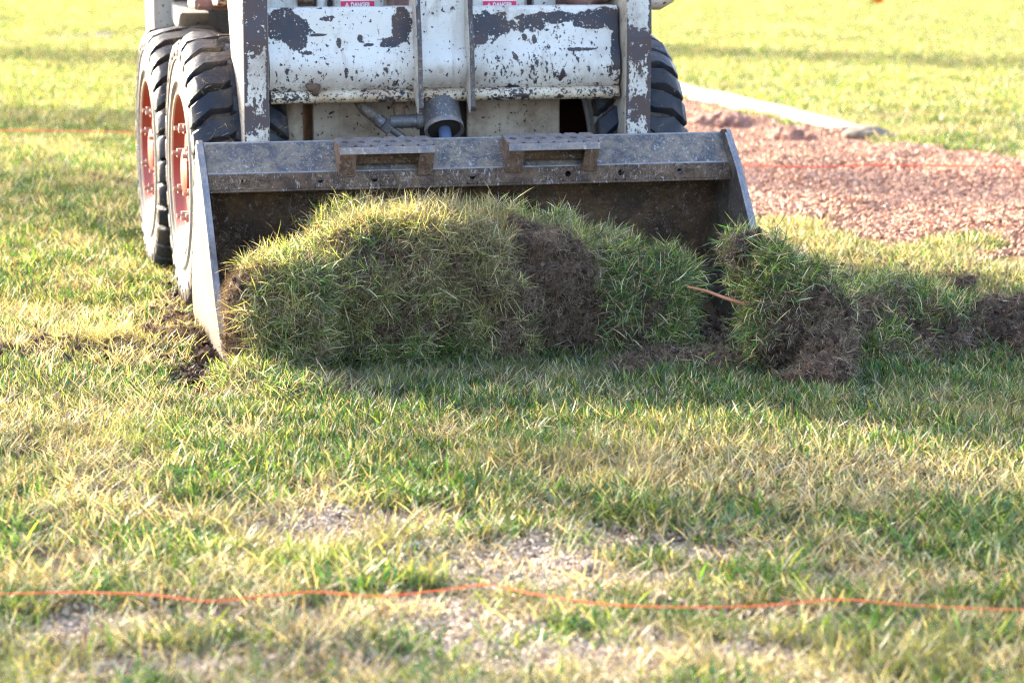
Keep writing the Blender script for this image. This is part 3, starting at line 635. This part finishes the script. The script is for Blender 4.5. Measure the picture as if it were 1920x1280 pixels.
def make_wheel(cu, cv, cz, side):
    w = empty('wheel', (cu, cv, cz), 0, mach)
    b = MB(); s = side
    prof = [(-.095,.228),(-.122,.240),(-.130,.262),(-.133,.31),(-.130,.345),(-.118,.368),(-.095,.378),(-.04,.383),(.04,.383),(.095,.378),(.118,.368),(.130,.345),(.133,.31),(.130,.262),(.122,.240),(.095,.228)]
    b.lathe_x(prof, 96, closed=True)
    nseg = len(prof); mats = []
    for k in range(96):
        for i in range(nseg): mats.append(0 if (i<5 or (i>=10 and i<15)) else 1)
    b.m = mats
    # raised ring on the sidewall
    b.mi = 0
    for sg in (-1,1): b.lathe_x([(sg*.131,.262),(sg*.1385,.268),(sg*.1385,.280),(sg*.132,.288)], 96)
    for sg in (-1,1): b.lathe_x([(sg*.131,.330),(sg*.1365,.334),(sg*.1365,.340),(sg*.129,.348)], 96)
    b.mi = 2; N = 30
    for sg in (-1,1):
        for k in range(N):
            a0 = 2*math.pi*(k+(.5 if sg>0 else 0))/N + random.uniform(-.006,.006)
            jj = random.uniform(-1,1); st = [(-.018,.403,.90),(.035,.406,1.0),(.085,.4045,1.02),(.118,.396,1.1),(.1335,.378,1.12),(.1375,.350,.9)]
            v=[]; 
            for (ww,rt,wd) in st:
                a = a0 + .95*max(ww,-.02) + (.02*math.sin(ww*60))
                ha = (.081+.007*jj)*wd; rb = min(rt-.03, .372) if ww<.12 else rt-.03
                wt = ww if ww<.12 else ww+.0015
                for (aa,rr) in ((a-ha*1.16,rb),(a-ha*.94,rt-.005),(a-ha*.80,rt),(a+ha*.80,rt),(a+ha*.94,rt-.005),(a+ha*1.16,rb)):
                    v.append((sg*(wt if rr>rb else ww-.012), rr*math.cos(aa), rr*math.sin(aa)))
            f=[]
            for i in range(len(st)-1):
                for j in range(5): f.append((i*6+j,i*6+j+1,(i+1)*6+j+1,(i+1)*6+j))
            f.append(tuple(range(6))); f.append(tuple((len(st)-1)*6+j for j in range(6)))
            b.add(v,f)
    t = b.build('tyre', [M['sidewall'],M['groove'],M['tread']], w, smooth=35)
    co = np.array([v.co[:] for v in t.data.vertices]); sd = cu*7+cv*3
    rr_ = np.hypot(co[:,1],co[:,2]); k_ = np.clip((rr_-.36)/.04,0,1)
    dr = ((fbm(co[:,0]*22+sd,co[:,1]*22,co[:,2]*22,oct=3)-.5)*.030 + (fbm(co[:,0]*9,co[:,1]*9+sd,co[:,2]*9,oct=2)-.5)*.008)*k_
    co[:,1] *= 1+dr/rr_; co[:,2] *= 1+dr/rr_; co[:,0] += (fbm(co[:,1]*25,co[:,2]*25,co[:,0]*25+sd)-.5)*.008*k_
    t.data.vertices.foreach_set('co', co.astype(np.float32).ravel())
    d = s*1.0
    b = MB(); b.lathe_x([(d*.100,.236),(d*.124,.236),(d*.128,.228),(d*.118,.221),(d*.108,.214),(d*.096,.206),(d*.092,.198),(d*.094,.185),(d*.102,.165),(d*.104,.11),(d*.098,.085),(d*.098,.02),(d*.098,.0005)], 64)
    b.build('rim', M['rim'], w, smooth=40)
    b = MB(); b.lathe_x([(-d*.100,.236),(-d*.124,.236),(-d*.118,.221),(-d*.05,.212),(-d*.02,.19),(-d*.02,.0005)], 64)
    b.build('rim_back', M['rim_back'], w, smooth=40)
    b = MB(); b.lathe_x([(d*.126,.2385),(d*.134,.2375),(d*.134,.2325),(d*.127,.229)], 64); b.build('rim_flange', M['rim_edge'], w, smooth=40)
    b = MB(); b.lathe_x([(d*.098,.075),(d*.122,.070),(d*.127,.055),(d*.127,.0005)], 32); b.build('hub_cap', M['rim'], w, smooth=40)
    nb = MB(); nb.tube([(d*.102,0,0),(d*.128,0,0)], .0145, 6); nb.tube([(d*.127,0,0),(d*.142,0,0)], .007, 8)
    me = None
    for k in range(8):
        a = 2*math.pi*(k+.3)/8
        if me is None: o = nb.build('wheel_nut', M['nut'], w); me = o.data
        else: o = link('wheel_nut', me, None, w)
        o.location = (0, .140*math.cos(a), .140*math.sin(a))
    vm = MB(); vm.tube([(d*.095,.19,.03),(d*.12,.185,.032),(d*.13,.18,.033)], .006, 8); vm.build('valve_stem', M['seat'], w)
    w.rotation_euler = (random.uniform(0,6.28),0,0)
for (u,v,z,s) in ((-.590,0,.398,-1),(.590,0,.398,1),(-.590,.95,.380,-1),(.590,.95,.380,1)): make_wheel(u,v,z,s)

def tyre_straw():
    P=[];E=[]
    for _ in range(170):
        s_ = random.choice((-1,-1,1)); a = random.uniform(.1,1.9); u = s_*.59+random.uniform(-.13,.13); v0 = random.choice((0,0,.95)); R0 = .403
        P.append((u, v0-R0*math.sin(a), .398+R0*math.cos(a))); q = Vector((random.uniform(-.2,.2),-math.sin(a),math.cos(a))).to_track_quat('Z','Y').to_euler(); E.append(q[:])
    o = scatter('caught_straw', P, E, [random.uniform(.25,.6) for _ in P], S_straw, parent=mach, count=4)
S_straw = proto_set('straw_bits', 4, M['fibre'], n=3, rad=.03, hgt=.05, wid=.0028, pal=[ST,BR,G2,PALE], wts=[4,2,1,2], lean=.2, flat=1.35, curl=.4, tipc=0, z0=.002)
tyre_straw()
# chassis between the wheels
b = MB(); b.box(-.352,.392,-.12,1.42,.17,.86); b.build('chassis', M['body_side'], mach, bevel=.006)
b = MB(); b.box(-.352,-.035,-.15,-.122,.20,.66); b.build('front_panel', M['body'], mach, bevel=.004)
b = MB(); b.box(.108,.392,-.15,-.122,.20,.66); b.build('front_panel', M['body'], mach, bevel=.004)
b = MB(); b.box(-.033,.106,-.135,-.1225,.20,.66); b.build('panel_gap_plate', M['dark'], mach)
for (xa,xb) in ((-.46,-.35),(.395,.46)):
    for (yy,zz) in ((0,.398),(.95,.38)):
        b = MB(); b.tube([(xa,yy,zz),(xb,yy,zz)],.085,24); b.build('axle_hub', M['dark'], mach, smooth=40)
b = MB(); b.tube([(-.415,-.17,.30),(-.415,-.17,.66)], .03, 24); b.build('corner_tube', M['body'], mach, smooth=40)
# upper front bulkhead with slots
for (x0,x1) in ((-.345,-.15),(.115,.365),(-.515,-.40)):
    b = MB(); b.box(x0,x1,-.20,-.185,.80,1.02); b.build('bulkhead_plate', M['body_white'], mach, bevel=.003)
b = MB(); b.box(-.52,.53,-.180,-.165,.70,.885); b.build('bulkhead_ledge', M['body_white'], mach, bevel=.003)
b = MB(); b.box(-.52,.53,-.160,-.1225,.66,1.03); b.build('bulkhead_back', M['rusty'], mach)
b = MB(); b.tube([(-.40,-.21,.905),(-.36,-.22,.905)],.012,12); b.tube([(-.378,-.2,.9),(-.378,-.2,1.0)],.012,12); b.build('linkage_pin', M['pipe'], mach, smooth=40)
b = MB(); b.tube([(-.135,-.25,.89),(-.135,-.25,1.02)],.017,14); b.tube([(-.165,-.25,.935),(-.11,-.25,.935)],.012,12); b.build('linkage_pin', M['rusty'], mach, smooth=40)
b = MB(); b.tube([(.37,-.27,.925),(.42,-.29,.905),(.47,-.28,.925),(.49,-.25,.98)],[.03,.04,.045,.04],14); b.build('pivot_knuckle', M['rusty'], mach, smooth=50)
for (cx) in (-.308,.283):
    b = MB(); b.lathe_x([(0,.013),(.006,.014),(.006,.009),(0,.008)], 24)
    o = b.build('lock_ring', M['step'], mach, smooth=40); o.rotation_euler=(0,0,-math.pi/2); o.location=(cx,-.201,.893); o.scale=(1,1,1.5)
    b = MB(); b.box(cx-.0075,cx+.0075,-.2025,-.2005,.883,.905); b.build('lock_slot', M['dark'], mach)
# danger labels
def text_mesh(s, size, off=.0):
    cu = bpy.data.curves.new('t','FONT'); cu.body = s; cu.size = size; cu.extrude = .0004; cu.offset = off; cu.align_x='LEFT'
    o = bpy.data.objects.new('t',cu); root_col.objects.link(o); dg = bpy.context.evaluated_depsgraph_get(); dg.update()
    me = bpy.data.meshes.new_from_object(o.evaluated_get(dg)); bpy.data.objects.remove(o); return me
def danger(x0, zt, w):
    y = -.2012; h = .046
    b = MB(); b.box(x0,x0+w,y-.0012,y,zt-h,zt+.004); p = b.build('danger_label', M['label_white'], mach)
    b = MB(); b.box(x0+.001,x0+w-.001,y-.0024,y-.0014,zt-.021,zt); b.build('red_band', M['label_red'], p)
    b = MB(); b.add([(x0+.012,y-.0030,zt-.0175),(x0+.026,y-.0030,zt-.0175),(x0+.019,y-.0030,zt-.004),(x0+.012,y-.0026,zt-.0175),(x0+.026,y-.0026,zt-.0175),(x0+.019,y-.0026,zt-.004)],[(0,1,2),(3,5,4),(0,3,4,1),(1,4,5,2),(2,5,3,0)]); b.build('warning_triangle', M['label_white'], p)
    b = MB(); b.box(x0+.0183,x0+.0197,y-.0036,y-.0031,zt-.0135,zt-.008); b.box(x0+.0183,x0+.0197,y-.0036,y-.0031,zt-.0165,zt-.0148); b.build('exclamation_mark', M['label_red'], p)
    me = text_mesh('DANGER', .0175, .0006); o = link('lettering', me, M['label_white'], p); o.rotation_euler=(math.pi/2,0,0)
    bb = [v.co.x for v in me.vertices]; o.scale = ((w-.044)/(max(bb)-min(bb)),1,1); o.location=(x0+.030,y-.0031,zt-.0168)
    b = MB()
    for r_ in range(3):
        xx = x0+.02
        while xx < x0+w-.02:
            l = random.uniform(.004,.009); b.box(xx,xx+l,y-.0018,y-.0013,zt-.027-.0045*r_,zt-.0252-.0045*r_); xx += l+.0025
    b.build('small_print', M['label_ink'], p)
danger(-.277, .900, .100); danger(.143, .897, .102)

# cross member between the arms
def cross(x0, x1, mat, top):
    pr = [(-.350,top+.004),(-.368,top+.002),(-.378,top-.008),(-.386,.80),(-.390,.775),(-.403,.755),(-.410,.725),(-.408,.695),(-.398,.670),(-.385,.657),(-.34,.657),(-.34,top-.02)]
    b = MB(); b.prism(pr, x0, x1); return b.build('cross_member', mat, mach, smooth=30)
cm = cross(-.515,-.104,M['cross_l'],.885); cross(-.091,.046,M['cross_m'],.96); cross(.059,.500,M['cross_r'],.885)
b = MB(); b.tube([(-.512,-.388,.640),(-.104,-.388,.640)],.0185,20); b.build('lower_rail', M['lip'], mach, smooth=40)
b = MB(); b.tube([(-.091,-.388,.640),(.046,-.388,.640)],.0185,20); b.build('lower_rail', M['lip'], mach, smooth=40)
b = MB(); b.tube([(.059,-.388,.640),(.500,-.388,.640)],.0185,20); b.build('lower_rail', M['lip'], mach, smooth=40)
for cx in (-.0975,.0525):
    pr = [(-.33,1.02),(-.415,1.02),(-.418,.96),(-.428,.88),(-.445,.80),(-.452,.72),(-.458,.64),(-.462,.61),(-.456,.596),(-.444,.590),(-.43,.596),(-.415,.618),(-.40,.632),(-.33,.66)]
    b = MB(); b.prism(pr, cx-.0062, cx+.0062); b.build('clevis_plate', M['clevis'], mach, bevel=.002)
    pr2 = [(p[0]-.0015,p[1]) for p in pr[1:9]]; pr2 += [(p[0]+.0008,p[1]) for p in reversed(pr[1:9])]
    b = MB(); b.prism(pr2, cx-.0066, cx+.0066); b.build('clevis_edge', M['edge'], mach)

me = blob_mesh([(-.395,-.412,.668,.020,.008,.014),(-.388,-.412,.655,.010,.008,.012),(-.405,-.41,.676,.012,.007,.008)], .0022, (.004,.004,.002), 31, lift=False); link('mud_clump', me, M['soil'], mach, smooth=True)
# lift arms
def lift_arm(s, x0, x1, mf):
    a = empty('lift_arm', (0,0,0), 0, mach)
    fr = [(-.385,.335),(-.432,.44),(-.436,.62),(-.440,.80),(-.430,1.02),(-.40,1.22)]
    bk = [(-.30,.335),(-.29,.45),(-.24,.62),(-.18,.80),(-.10,1.0),(.0,1.10)]
    b = MB(); b.prism(fr+bk[::-1], x0, x1); b.build('arm_column', M['arm_side'], a, bevel=.004)
    v=[];
    for (y,z) in fr: v += [(x0+.002,y-.005,z),(x1-.002,y-.005,z),(x1-.002,y-.0005,z),(x0+.002,y-.0005,z)]
    f=[]
    for i in range(len(fr)-1):
        for j in range(4): f.append((i*4+j,i*4+(j+1)%4,(i+1)*4+(j+1)%4,(i+1)*4+j))
    f += [(0,1,2,3),(20,23,22,21)]
    b = MB(); b.add(v,f); b.build('arm_face_plate', mf, a, bevel=.0015)
    b = MB(); b.prism([(-.12,1.0),(-.03,.885),(.25,.868),(1.15,1.10),(1.40,1.45),(1.40,1.62),(1.22,1.62),(.9,1.42),(.0,1.24),(-.38,1.225)], x0-.015, x1+.015); b.build('arm_beam', M['rusty'], a, bevel=.006)
    return a
lift_arm(-1,-.594,-.522,M['arm_l']); lift_arm(1,.508,.585,M['arm_r'])
# stub bolts beside the right arm
b = MB(); b.tube([(.62,-.2,.895),(.68,-.2,.895),(.72,-.2,.91)],[.028,.028,.02],10); b.build('pivot_stub', M['body'], mach, smooth=40)
b = MB(); b.box(.59,.68,-.22,-.19,.905,.96); b.build('stub_plate', M['arm_side'], mach, bevel=.004)
b = MB(); b.box(-.66,-.55,.10,.27,.868,.905); b.add(*(lambda q:(q,[(0,1,2,3)]))([(-.66,.09,.862),(-.55,.09,.862),(-.55,.09,.92),(-.66,.09,.92)])) if False else None; b.build('arm_bracket', M['rusty'], mach, bevel=.01)

# tilt cylinder and hydraulics
ct, cb_ = Vector((-.022,-.20,.80)), Vector((-.022,-.415,.548))
ax = (cb_-ct).normalized()
b = MB(); b.tube([ct, cb_], .054, 40); b.build('tilt_cylinder', M['cyl'], mach, smooth=40)
b = MB(); e0 = cb_-ax*.004; b.tube([e0, cb_+ax*.012], .0565, 40, cap=False); b.tube([cb_+ax*.012, cb_+ax*.004],[.0565,.047],40,cap=False); b.build('cylinder_collar', M['step'], mach, smooth=40)
b = MB(); b.tube([cb_+ax*.001, cb_+ax*.005], .047, 32); b.build('cylinder_gland', M['dark'], mach, smooth=40)
b = MB(); b.tube([cb_, cb_+ax*.10], .018, 20); b.build('piston_rod', M['chrome'], mach, smooth=40)
b = MB(); b.tube([(-.165,-.36,.564),(-.13,-.365,.565),(-.075,-.37,.566)],.019,20); b.tube([(-.092,-.37,.566),(-.074,-.372,.566)],.024,20); b.build('pipe_elbow', M['cyl'], mach, smooth=40)
b = MB(); b.tube([(-.135,-.34,.66),(-.137,-.34,.61),(-.135,-.345,.575)],[.021,.019,.017],16); b.tube([(-.137,-.34,.612),(-.137,-.341,.60)],.023,16); b.build('hydraulic_pipe', M['pipe'], mach, smooth=40)
hp = [(-.262,-.34,.665),(-.258,-.345,.632),(-.24,-.35,.603),(-.212,-.352,.580),(-.185,-.354,.560)]
b = MB(); b.tube(hp, .0165, 16); b.build('hydraulic_hose', M['hose'], mach, smooth=40)
b = MB(); b.tube([(-.200,-.354,.570),(-.186,-.356,.560)],.0195,12); b.tube([(-.184,-.356,.559),(-.164,-.358,.543)],.0205,6); b.tube([(-.166,-.358,.545),(-.10,-.36,.500)],.010,14); b.build('hose_fitting', M['cyl'], mach, smooth=30)
b = MB(); b.prism([(0,0)],0,0) if False else None
b.add([(-.225,-.45,.500),(-.150,-.45,.532),(-.143,-.45,.527),(-.150,-.45,.515),(-.205,-.45,.495),(-.225,-.443,.500),(-.150,-.443,.532),(-.143,-.443,.527),(-.150,-.443,.515),(-.205,-.443,.495)],[(0,1,2,3,4),(9,8,7,6,5)]+[(i,5+i,5+(i+1)%5,(i+1)%5) for i in range(5)]); b.build('latch_lever', M['body'], mach, bevel=.001)

# rear body, cab
b = MB(); b.box(-.47,.47,.05,1.45,.865,1.02); b.build('upper_body', M['body_side'], mach, bevel=.01)
b = MB(); b.box(-.40,-.356,-.08,1.3,.62,.864); b.build('side_panel', M['body_side'], mach, bevel=.006)
b = MB(); b.box(.396,.44,-.08,1.3,.62,.864); b.build('side_panel', M['body_side'], mach, bevel=.006)
for s in (-1,1):
    b = MB(); x0,x1 = sorted((s*.66,s*.585)); b.prism([(1.27,.70),(1.27,1.0),(1.15,1.60),(1.45,1.60),(1.55,1.0),(1.55,.55)], x0, x1); b.build('rear_upright', M['post'], mach, bevel=.006)
b = MB(); b.prism([(1.0,.83),(1.265,.86),(1.265,.80),(1.10,.77)], -.60,-.50); b.build('rear_gusset', M['post'], mach, bevel=.006)
b = MB(); b.box(-.58,.58,1.44,1.72,.35,1.25); b.build('engine_door', M['post'], mach, bevel=.02)
for (x,y) in ((-.45,-.08),(.45,-.08),(-.45,1.1),(.45,1.1)):
    b = MB(); b.box(x-.03,x+.03,y-.03,y+.03,1.0,1.93); b.build('cab_post', M['post'], mach, bevel=.008)
b = MB(); b.box(-.50,.50,-.15,1.18,1.93,1.98); b.build('cab_roof', M['post'], mach, bevel=.015)
b = MB(); b.box(-.42,.42,1.09,1.12,1.02,1.93); b.build('cab_rear_panel', M['body_side'], mach)
for s in (-1,1):
    b = MB()
    for k in range(20): b.box(s*.452,s*.460,-.05+k*.056,-.043+k*.056,1.02,1.93)
    for k in range(16): b.box(s*.4605,s*.466,-.05,1.07,1.04+k*.056,1.047+k*.056)
    b.build('cab_side_mesh', M['seat'], mach)
b = MB(); b.box(-.24,.24,.45,.92,1.05,1.17); b.box(-.24,.24,.86,.98,1.17,1.62); b.build('operator_seat', M['seat'], mach, bevel=.04)

# bucket
BL, BR_ = -.736, .788
bk = empty('bucket', (0,0,0), 0, mach)
inn = [(-.515,.412),(-.475,.36),(-.444,.30),(-.398,.20),(-.365,.12),(-.380,.06),(-.44,.024),(-.55,.012),(-.80,.006),(-.99,.0)]
outr = [(-.500,.418),(-.462,.365),(-.431,.305),(-.384,.205),(-.350,.122),(-.364,.050),(-.434,.012),(-.55,.001),(-.80,-.004),(-.99,-.008)]
b = MB(); b.prism(inn+outr[::-1], BL+.014, BR_-.014); b.build('bucket_shell', M['inner'], bk, smooth=35)
b = MB(); b.prism([(-.90,.014),(-1.08,.002),(-1.08,-.012),(-.90,-.012)], BL+.01, BR_-.01); b.build('cutting_edge', M['edge'], bk)
pr = [(-.505,.524),(-.520,.526),(-.594,.452),(-.597,.448),(-.50,.446),(-.49,.50)]
b = MB(); b.prism(pr, BL+.013, BR_-.013); b.build('top_beam', M['beam'], bk, bevel=.003)
b = MB(); xs_h = [BL+.013+ .001]
holed_plate(b, BL+.013, BR_-.013,   .408, .4492, -.6045, -.5975, [-.41,-.259,.016,.291,.445,-.62,.62], .0085, axis='y')
b.build('beam_lip', M['beam_low'], bk)
b = MB(); b.tube([(BL+.014,-.5955,.4505),(BR_-.014,-.5955,.4505)], .0030, 8); b.build('beam_crease_highlight', M['plate_edge'], bk, smooth=40)  # bright worn-metal strip added as the highlight along the crease
b = MB(); b.tube([(BL+.014,-.5125,.5262),(BR_-.014,-.5125,.5262)], .0034, 8); b.build('beam_top_highlight', M['plate_edge'], bk, smooth=40)  # top edge highlight, modelled as a thin strip of bright worn metal
b = MB(); b.box(BL+.0135, BR_-.0135, -.604, -.495, .400, .4075); b.build('beam_underside', M['beam_low'], bk, bevel=.002)
front = [(-.548,.540),(-.560,.532),(-.66,.44),(-.775,.30),(-.90,.14),(-1.07,-.005)]
back = [(-.60,-.012),(-.44,-.004),(-.352,.045),(-.336,.12),(-.372,.205),(-.422,.305),(-.450,.41),(-.49,.50),(-.505,.535)]
for (x0,x1,mo,mi,sg) in ((BL,BL+.012,M['side_out'],M['inner_r'],-1),(BR_-.012,BR_,M['side_out'],M['inner_r'],1)):
    b = MB(); b.prism(front+back, x0, x1); o = b.build('side_plate', [mo,mi,M['plate_edge']], bk)
    for p in o.data.polygons:
        p.material_index = 0 if p.normal.x*sg>.5 else (1 if p.normal.x*sg<-.5 else 2)
    # reinforcing strip on the inner face of the right plate, outer face of the left one
    st = [(y,z) for y,z in front]; st2 = [(y+.038,z-.012) for y,z in reversed(front)]
    b = MB(); xa,xb = ((BL-.006,BL-.0005) if sg<0 else (BR_-.020,BR_-.0125)); b.prism(st[1:]+st2[:-1], xa, xb)
    o = b.build('wear_strip', [mo if sg<0 else M['inner_r'],M['plate_edge']], bk)
    for p in o.data.polygons: p.material_index = 0 if abs(p.normal.x)>.5 else 1
def step(x0, x1):
    s = empty('step_bracket', (0,0,0), 0, bk)
    b = MB(); n = 6; w = x1-x0; hs = [x0+.022+(w-.044)*k/(n-1)*1.0 for k in range(n)]
    holed_plate(b, x0, x1, -.042, .042, -.003, .003, hs, .0115); o = b.build('tread_plate', M['step'], s); o.location = (0,-.600,.5275); o.rotation_euler = (R_(13),0,0)
    b = MB(); b.prism([(-.630,.507),(-.562,.522),(-.545,.510),(-.600,.470),(-.612,.485)], x0+.007, x1-.007); b.build('tread_hole_shade', M['inner'], s)  # dark block added under the plate so its holes look shaded inside
    b = MB(); b.prism([(-.6420,.5205),(-.647,.5165),(-.648,.500),(-.641,.499),(-.6405,.514)], x0, x1); b.build('tread_lip', M['step'], s, bevel=.001)
    for (a,c) in ((x0,x0+.046),(x1-.042,x1)):
        b = MB(); b.prism([(-.6435,.5015),(-.636,.5015),(-.603,.440),(-.611,.436)], a, c); b.build('bracket_leg', M['step_leg'], s, bevel=.001)
    for a in (x0,x1-.006):
        b = MB(); b.prism([(-.640,.5125),(-.562,.5305),(-.535,.520),(-.594,.452),(-.604,.440)], a, a+.006); b.build('bracket_side', M['step_leg'], s)
step(-.362,-.099); step(.110,.372)
for xx in (BL+.016, BR_-.016):
    b = MB(); pth=[(xx,-.512-.083*t,.530-.078*t) for t in np.linspace(0,1,24)]; b.tube(pth, [.0035+.0022*random.random() for _ in pth], 7); b.build('weld_bead', M['edge'], bk, smooth=True)
# small holes in the bucket back
# ------------------------------------------------------------------ strings, flag, kerb, stone
def string_path(pts, z, r, name, mat, label):
    P = []
    for (px,py) in pts:
        x,y = pix(px,py,z); P.append(Vector((x,y,z-.004-.002*math.sin(px*.019)*(1 if z<.05 else 0))))
    Q=[]; 
    for i in range(len(P)-1):
        p0=P[max(i-1,0)];p1=P[i];p2=P[i+1];p3=P[min(i+2,len(P)-1)]
        for t in np.linspace(0,1,6,endpoint=False): Q.append(.5*((2*p1)+(-p0+p2)*t+(2*p0-5*p1+4*p2-p3)*t*t+(-p0+3*p1-3*p2+p3)*t**3))
    Q.append(P[-1]); b = MB(); b.tube(Q, r, 8); return tag(b.build(name, mat, smooth=True), label, 'string')
string_path([(-300,1118),(0,1109),(115,1104),(200,1108),(290,1112),(390,1120),(480,1113),(590,1107),(700,1111),(820,1102),(915,1094),(1000,1108),(1130,1126),(1260,1135),(1390,1130),(1480,1126),(1580,1121),(1720,1128),(1920,1140),(2200,1140)],
            .037, .0014, 'string_line', M['twine'], 'orange string lying in waves over the thin grass of the foreground')
string_path([(-300,241),(0,243),(265,247),(800,262),(1400,308),(1650,308),(1920,312),(2200,325)], .06, .0028, 'string_line', M['twine_red'], 'orange string stretched low over the lawn and gravel behind the loader')
fx,fy = pix(1634,10,.45); 
fl = empty('marker_flag', (fx,fy,0)); tag(fl, 'small orange marker flag on a thin wire far out on the lawn', 'flag')
b = MB(); b.tube([(0,0,0),(0,0,.78)], .0012, 6); b.build('wire', M['seat'], fl)
b = MB(); n=8
vv=[];ff=[]
for i in range(n+1):
    t=i/n; yv = .012*math.sin(t*6)
    for zz in (.46+.02*(1-t) if True else 0, .72): vv += [(.002+t*.10, yv, zz),(.002+t*.10, yv+.001, zz)]
for i in range(n):
    a=i*4; c=a+4; ff += [(a,c,c+2,a+2),(a+1,a+3,c+3,c+1),(a,a+1,c+1,c),(a+2,c+2,c+3,a+3)]
ff += [(0,2,3,1),(n*4,n*4+1,n*4+3,n*4+2)]
b.add(vv,ff); b.build('flag_sheet', M['flag'], fl, smooth=True)
KV=[];KF=[]
prof = [(-.11,-.03),(-.11,.030),(-.10,.040),(.10,.040),(.11,.030),(.11,-.03)]
for i,(x,y) in enumerate(KC):
    a = Vector(KC[min(i+1,len(KC)-1)])-Vector(KC[max(i-1,0)]); a.normalize(); nx_,ny_ = -a.y,a.x
    for (w,z) in prof: KV.append((x+nx_*w, y+ny_*w, z+float(gz(np.array([x]),np.array([y]))[0])))
for i in range(len(KC)-1):
    for j in range(5): KF.append((i*6+j,i*6+j+1,(i+1)*6+j+1,(i+1)*6+j))
KF += [tuple(range(6)), tuple((len(KC)-1)*6+j for j in range(5,-1,-1))]
b = MB(); b.add(KV,KF); tag(b.build('kerb', M['kerb'], bevel=.008), 'pale concrete edging strip between the lawn and the red gravel', 'kerb', kind='thing')
kk = NM('red_earth', rough=.95); M['red_earth'] = kk.out(kk.mix(kk.ramp(kk.noise(14, det=8), .38, .64), (.22,.10,.07), (.42,.23,.165)), bump=kk.noise(50, det=8, rough=.75), bstr=.8, bdist=.02)
def red_clod(px, py, rx, ry, rz, lab, sd):
    x,y = pix(px,py); me = blob_mesh([(x,y,.01,rx,ry,rz),(x+rx*.7,y-.05,.0,rx*.6,ry*.8,rz*.8)], .014, (.03,.02,.008), sd)
    tag(link('earth_clod', me, M['red_earth'], smooth=True), lab, 'clod')
red_clod(1340,238,.16,.20,.07,'reddish earth lump on the gravel right behind the right wheels',21)
red_clod(1478,262,.11,.16,.055,'reddish earth lump on the gravel in front of the pale edging',22)
sx,sy = pix(1625,262); me = blob_mesh([(sx,sy,.025,.13,.12,.045),(sx+.09,sy-.05,.01,.08,.09,.035)], .015, (.01,.006,.001), 3)
tag(link('stone', me, M['stone'], smooth=True), 'rounded brown stone at the broken end of the pale edging strip', 'stone')

# ------------------------------------------------------------------ shade trees to the left, beyond the picture
def leaf_set():
    c = bpy.data.collections.new('leaf_cluster')
    for i in range(NT):
        r = np.random.default_rng(900+i); n = 70; p = r.normal(0,.13,(n,3)); V=[];F=[];C=[]
        for k in range(n):
            a = Vector(r.normal(0,1,3)).normalized(); t = a.orthogonal().normalized(); q = a.cross(t); L_ = r.uniform(.035,.06); W_=L_*.45
            b0=len(V); V += [tuple(Vector(p[k])+t*L_), tuple(Vector(p[k])+q*W_), tuple(Vector(p[k])-t*L_), tuple(Vector(p[k])-q*W_)]
            F.append([b0,b0+1,b0+2,b0+3]); C += [np.array([.05,.10,.025])*r.uniform(.7,1.5)]*4
        proto('leaf_cluster_%02d'%i, np.array(V), np.array(C), F, M['leaf'], c)
    return c
S_leaf = leaf_set()
def tree(p, t, lobes, label, th):
    # p: where its shade falls on the lawn, t: distance from there towards the sun
    bx, by = p[0]+SUN_DIR[0]*t, p[1]+SUN_DIR[1]*t; hc = t*math.tan(R_(SUN_EL))
    T = empty('shade_tree', (bx,by,0)); tag(T, label, 'tree', 'trees whose shade crosses the lawn')
    b = MB(); b.tube([(0,0,-.1),(.05,.02,hc*.35),(-.04,.05,hc*.7),(0,0,hc+.8)],[th,th*.75,th*.5,th*.12],14); b.build('trunk', M['bark'], T, smooth=True)
    P=[]
    for (dp,dz,rad,n) in lobes:               # dp across the sun direction, dz height
        cx,cy,cz = dp*-SUN_DIR[1]*-1, dp*SUN_DIR[0]*-1, hc+dz
        q = rng.normal(0,1,(n,3)); q /= np.linalg.norm(q,axis=1)[:,None]; q *= (rng.uniform(.1,1,(n,1))**.5)*rad
        P.append(q+np.array([cx,cy,cz]))
        b = MB(); b.tube([(0,0,hc*.55),(cx*.5,cy*.5,(hc*.55+cz)/2+.1),(cx,cy,cz)],[th*.4,th*.25,th*.08],8); b.build('limb', M['bark'], T, smooth=True)
    P = np.concatenate(P); scatter('crown', P, rng.uniform(0,6.28,(len(P),3)), rng.uniform(.8,1.5,len(P)), S_leaf, parent=T)
def crown(dp, dz, n, rad=(.22,.42), k=22):
    q = random.Random(n*7+int(dp*10)); return [(q.uniform(-dp,dp), q.uniform(-dz,dz), q.uniform(*rad), k) for _ in range(n)]
tree((-.15,4.1), 18, crown(.75,1.6,7,(.2,.34),16), 'slender tree left of the picture shading the near grass', .10)
tree((-2.2,9.9), 20, crown(.55,1.2,10), 'small tree left of the picture shading the lawn beside the wheels', .10)
tree((-2.9,14.0), 22, [(0,0,.55,60),(.1,1.2,.5,40),(-.1,-1.2,.5,40),(.5,2.2,.4,20)], 'narrow tree left of the picture shading the lawn behind the wheels', .12)
tree((-3.6,20.5), 24, [(0,0,.8,80),(.3,1.5,.7,50),(-.3,-1.4,.7,50)], 'broader tree left of the picture shading the far lawn', .14)
tree((2.2,21.0), 28, [(0,0,.8,80),(.2,1.3,.7,50),(-.3,-1.3,.7,50)], 'farthest shade tree beyond the left of the picture', .14)
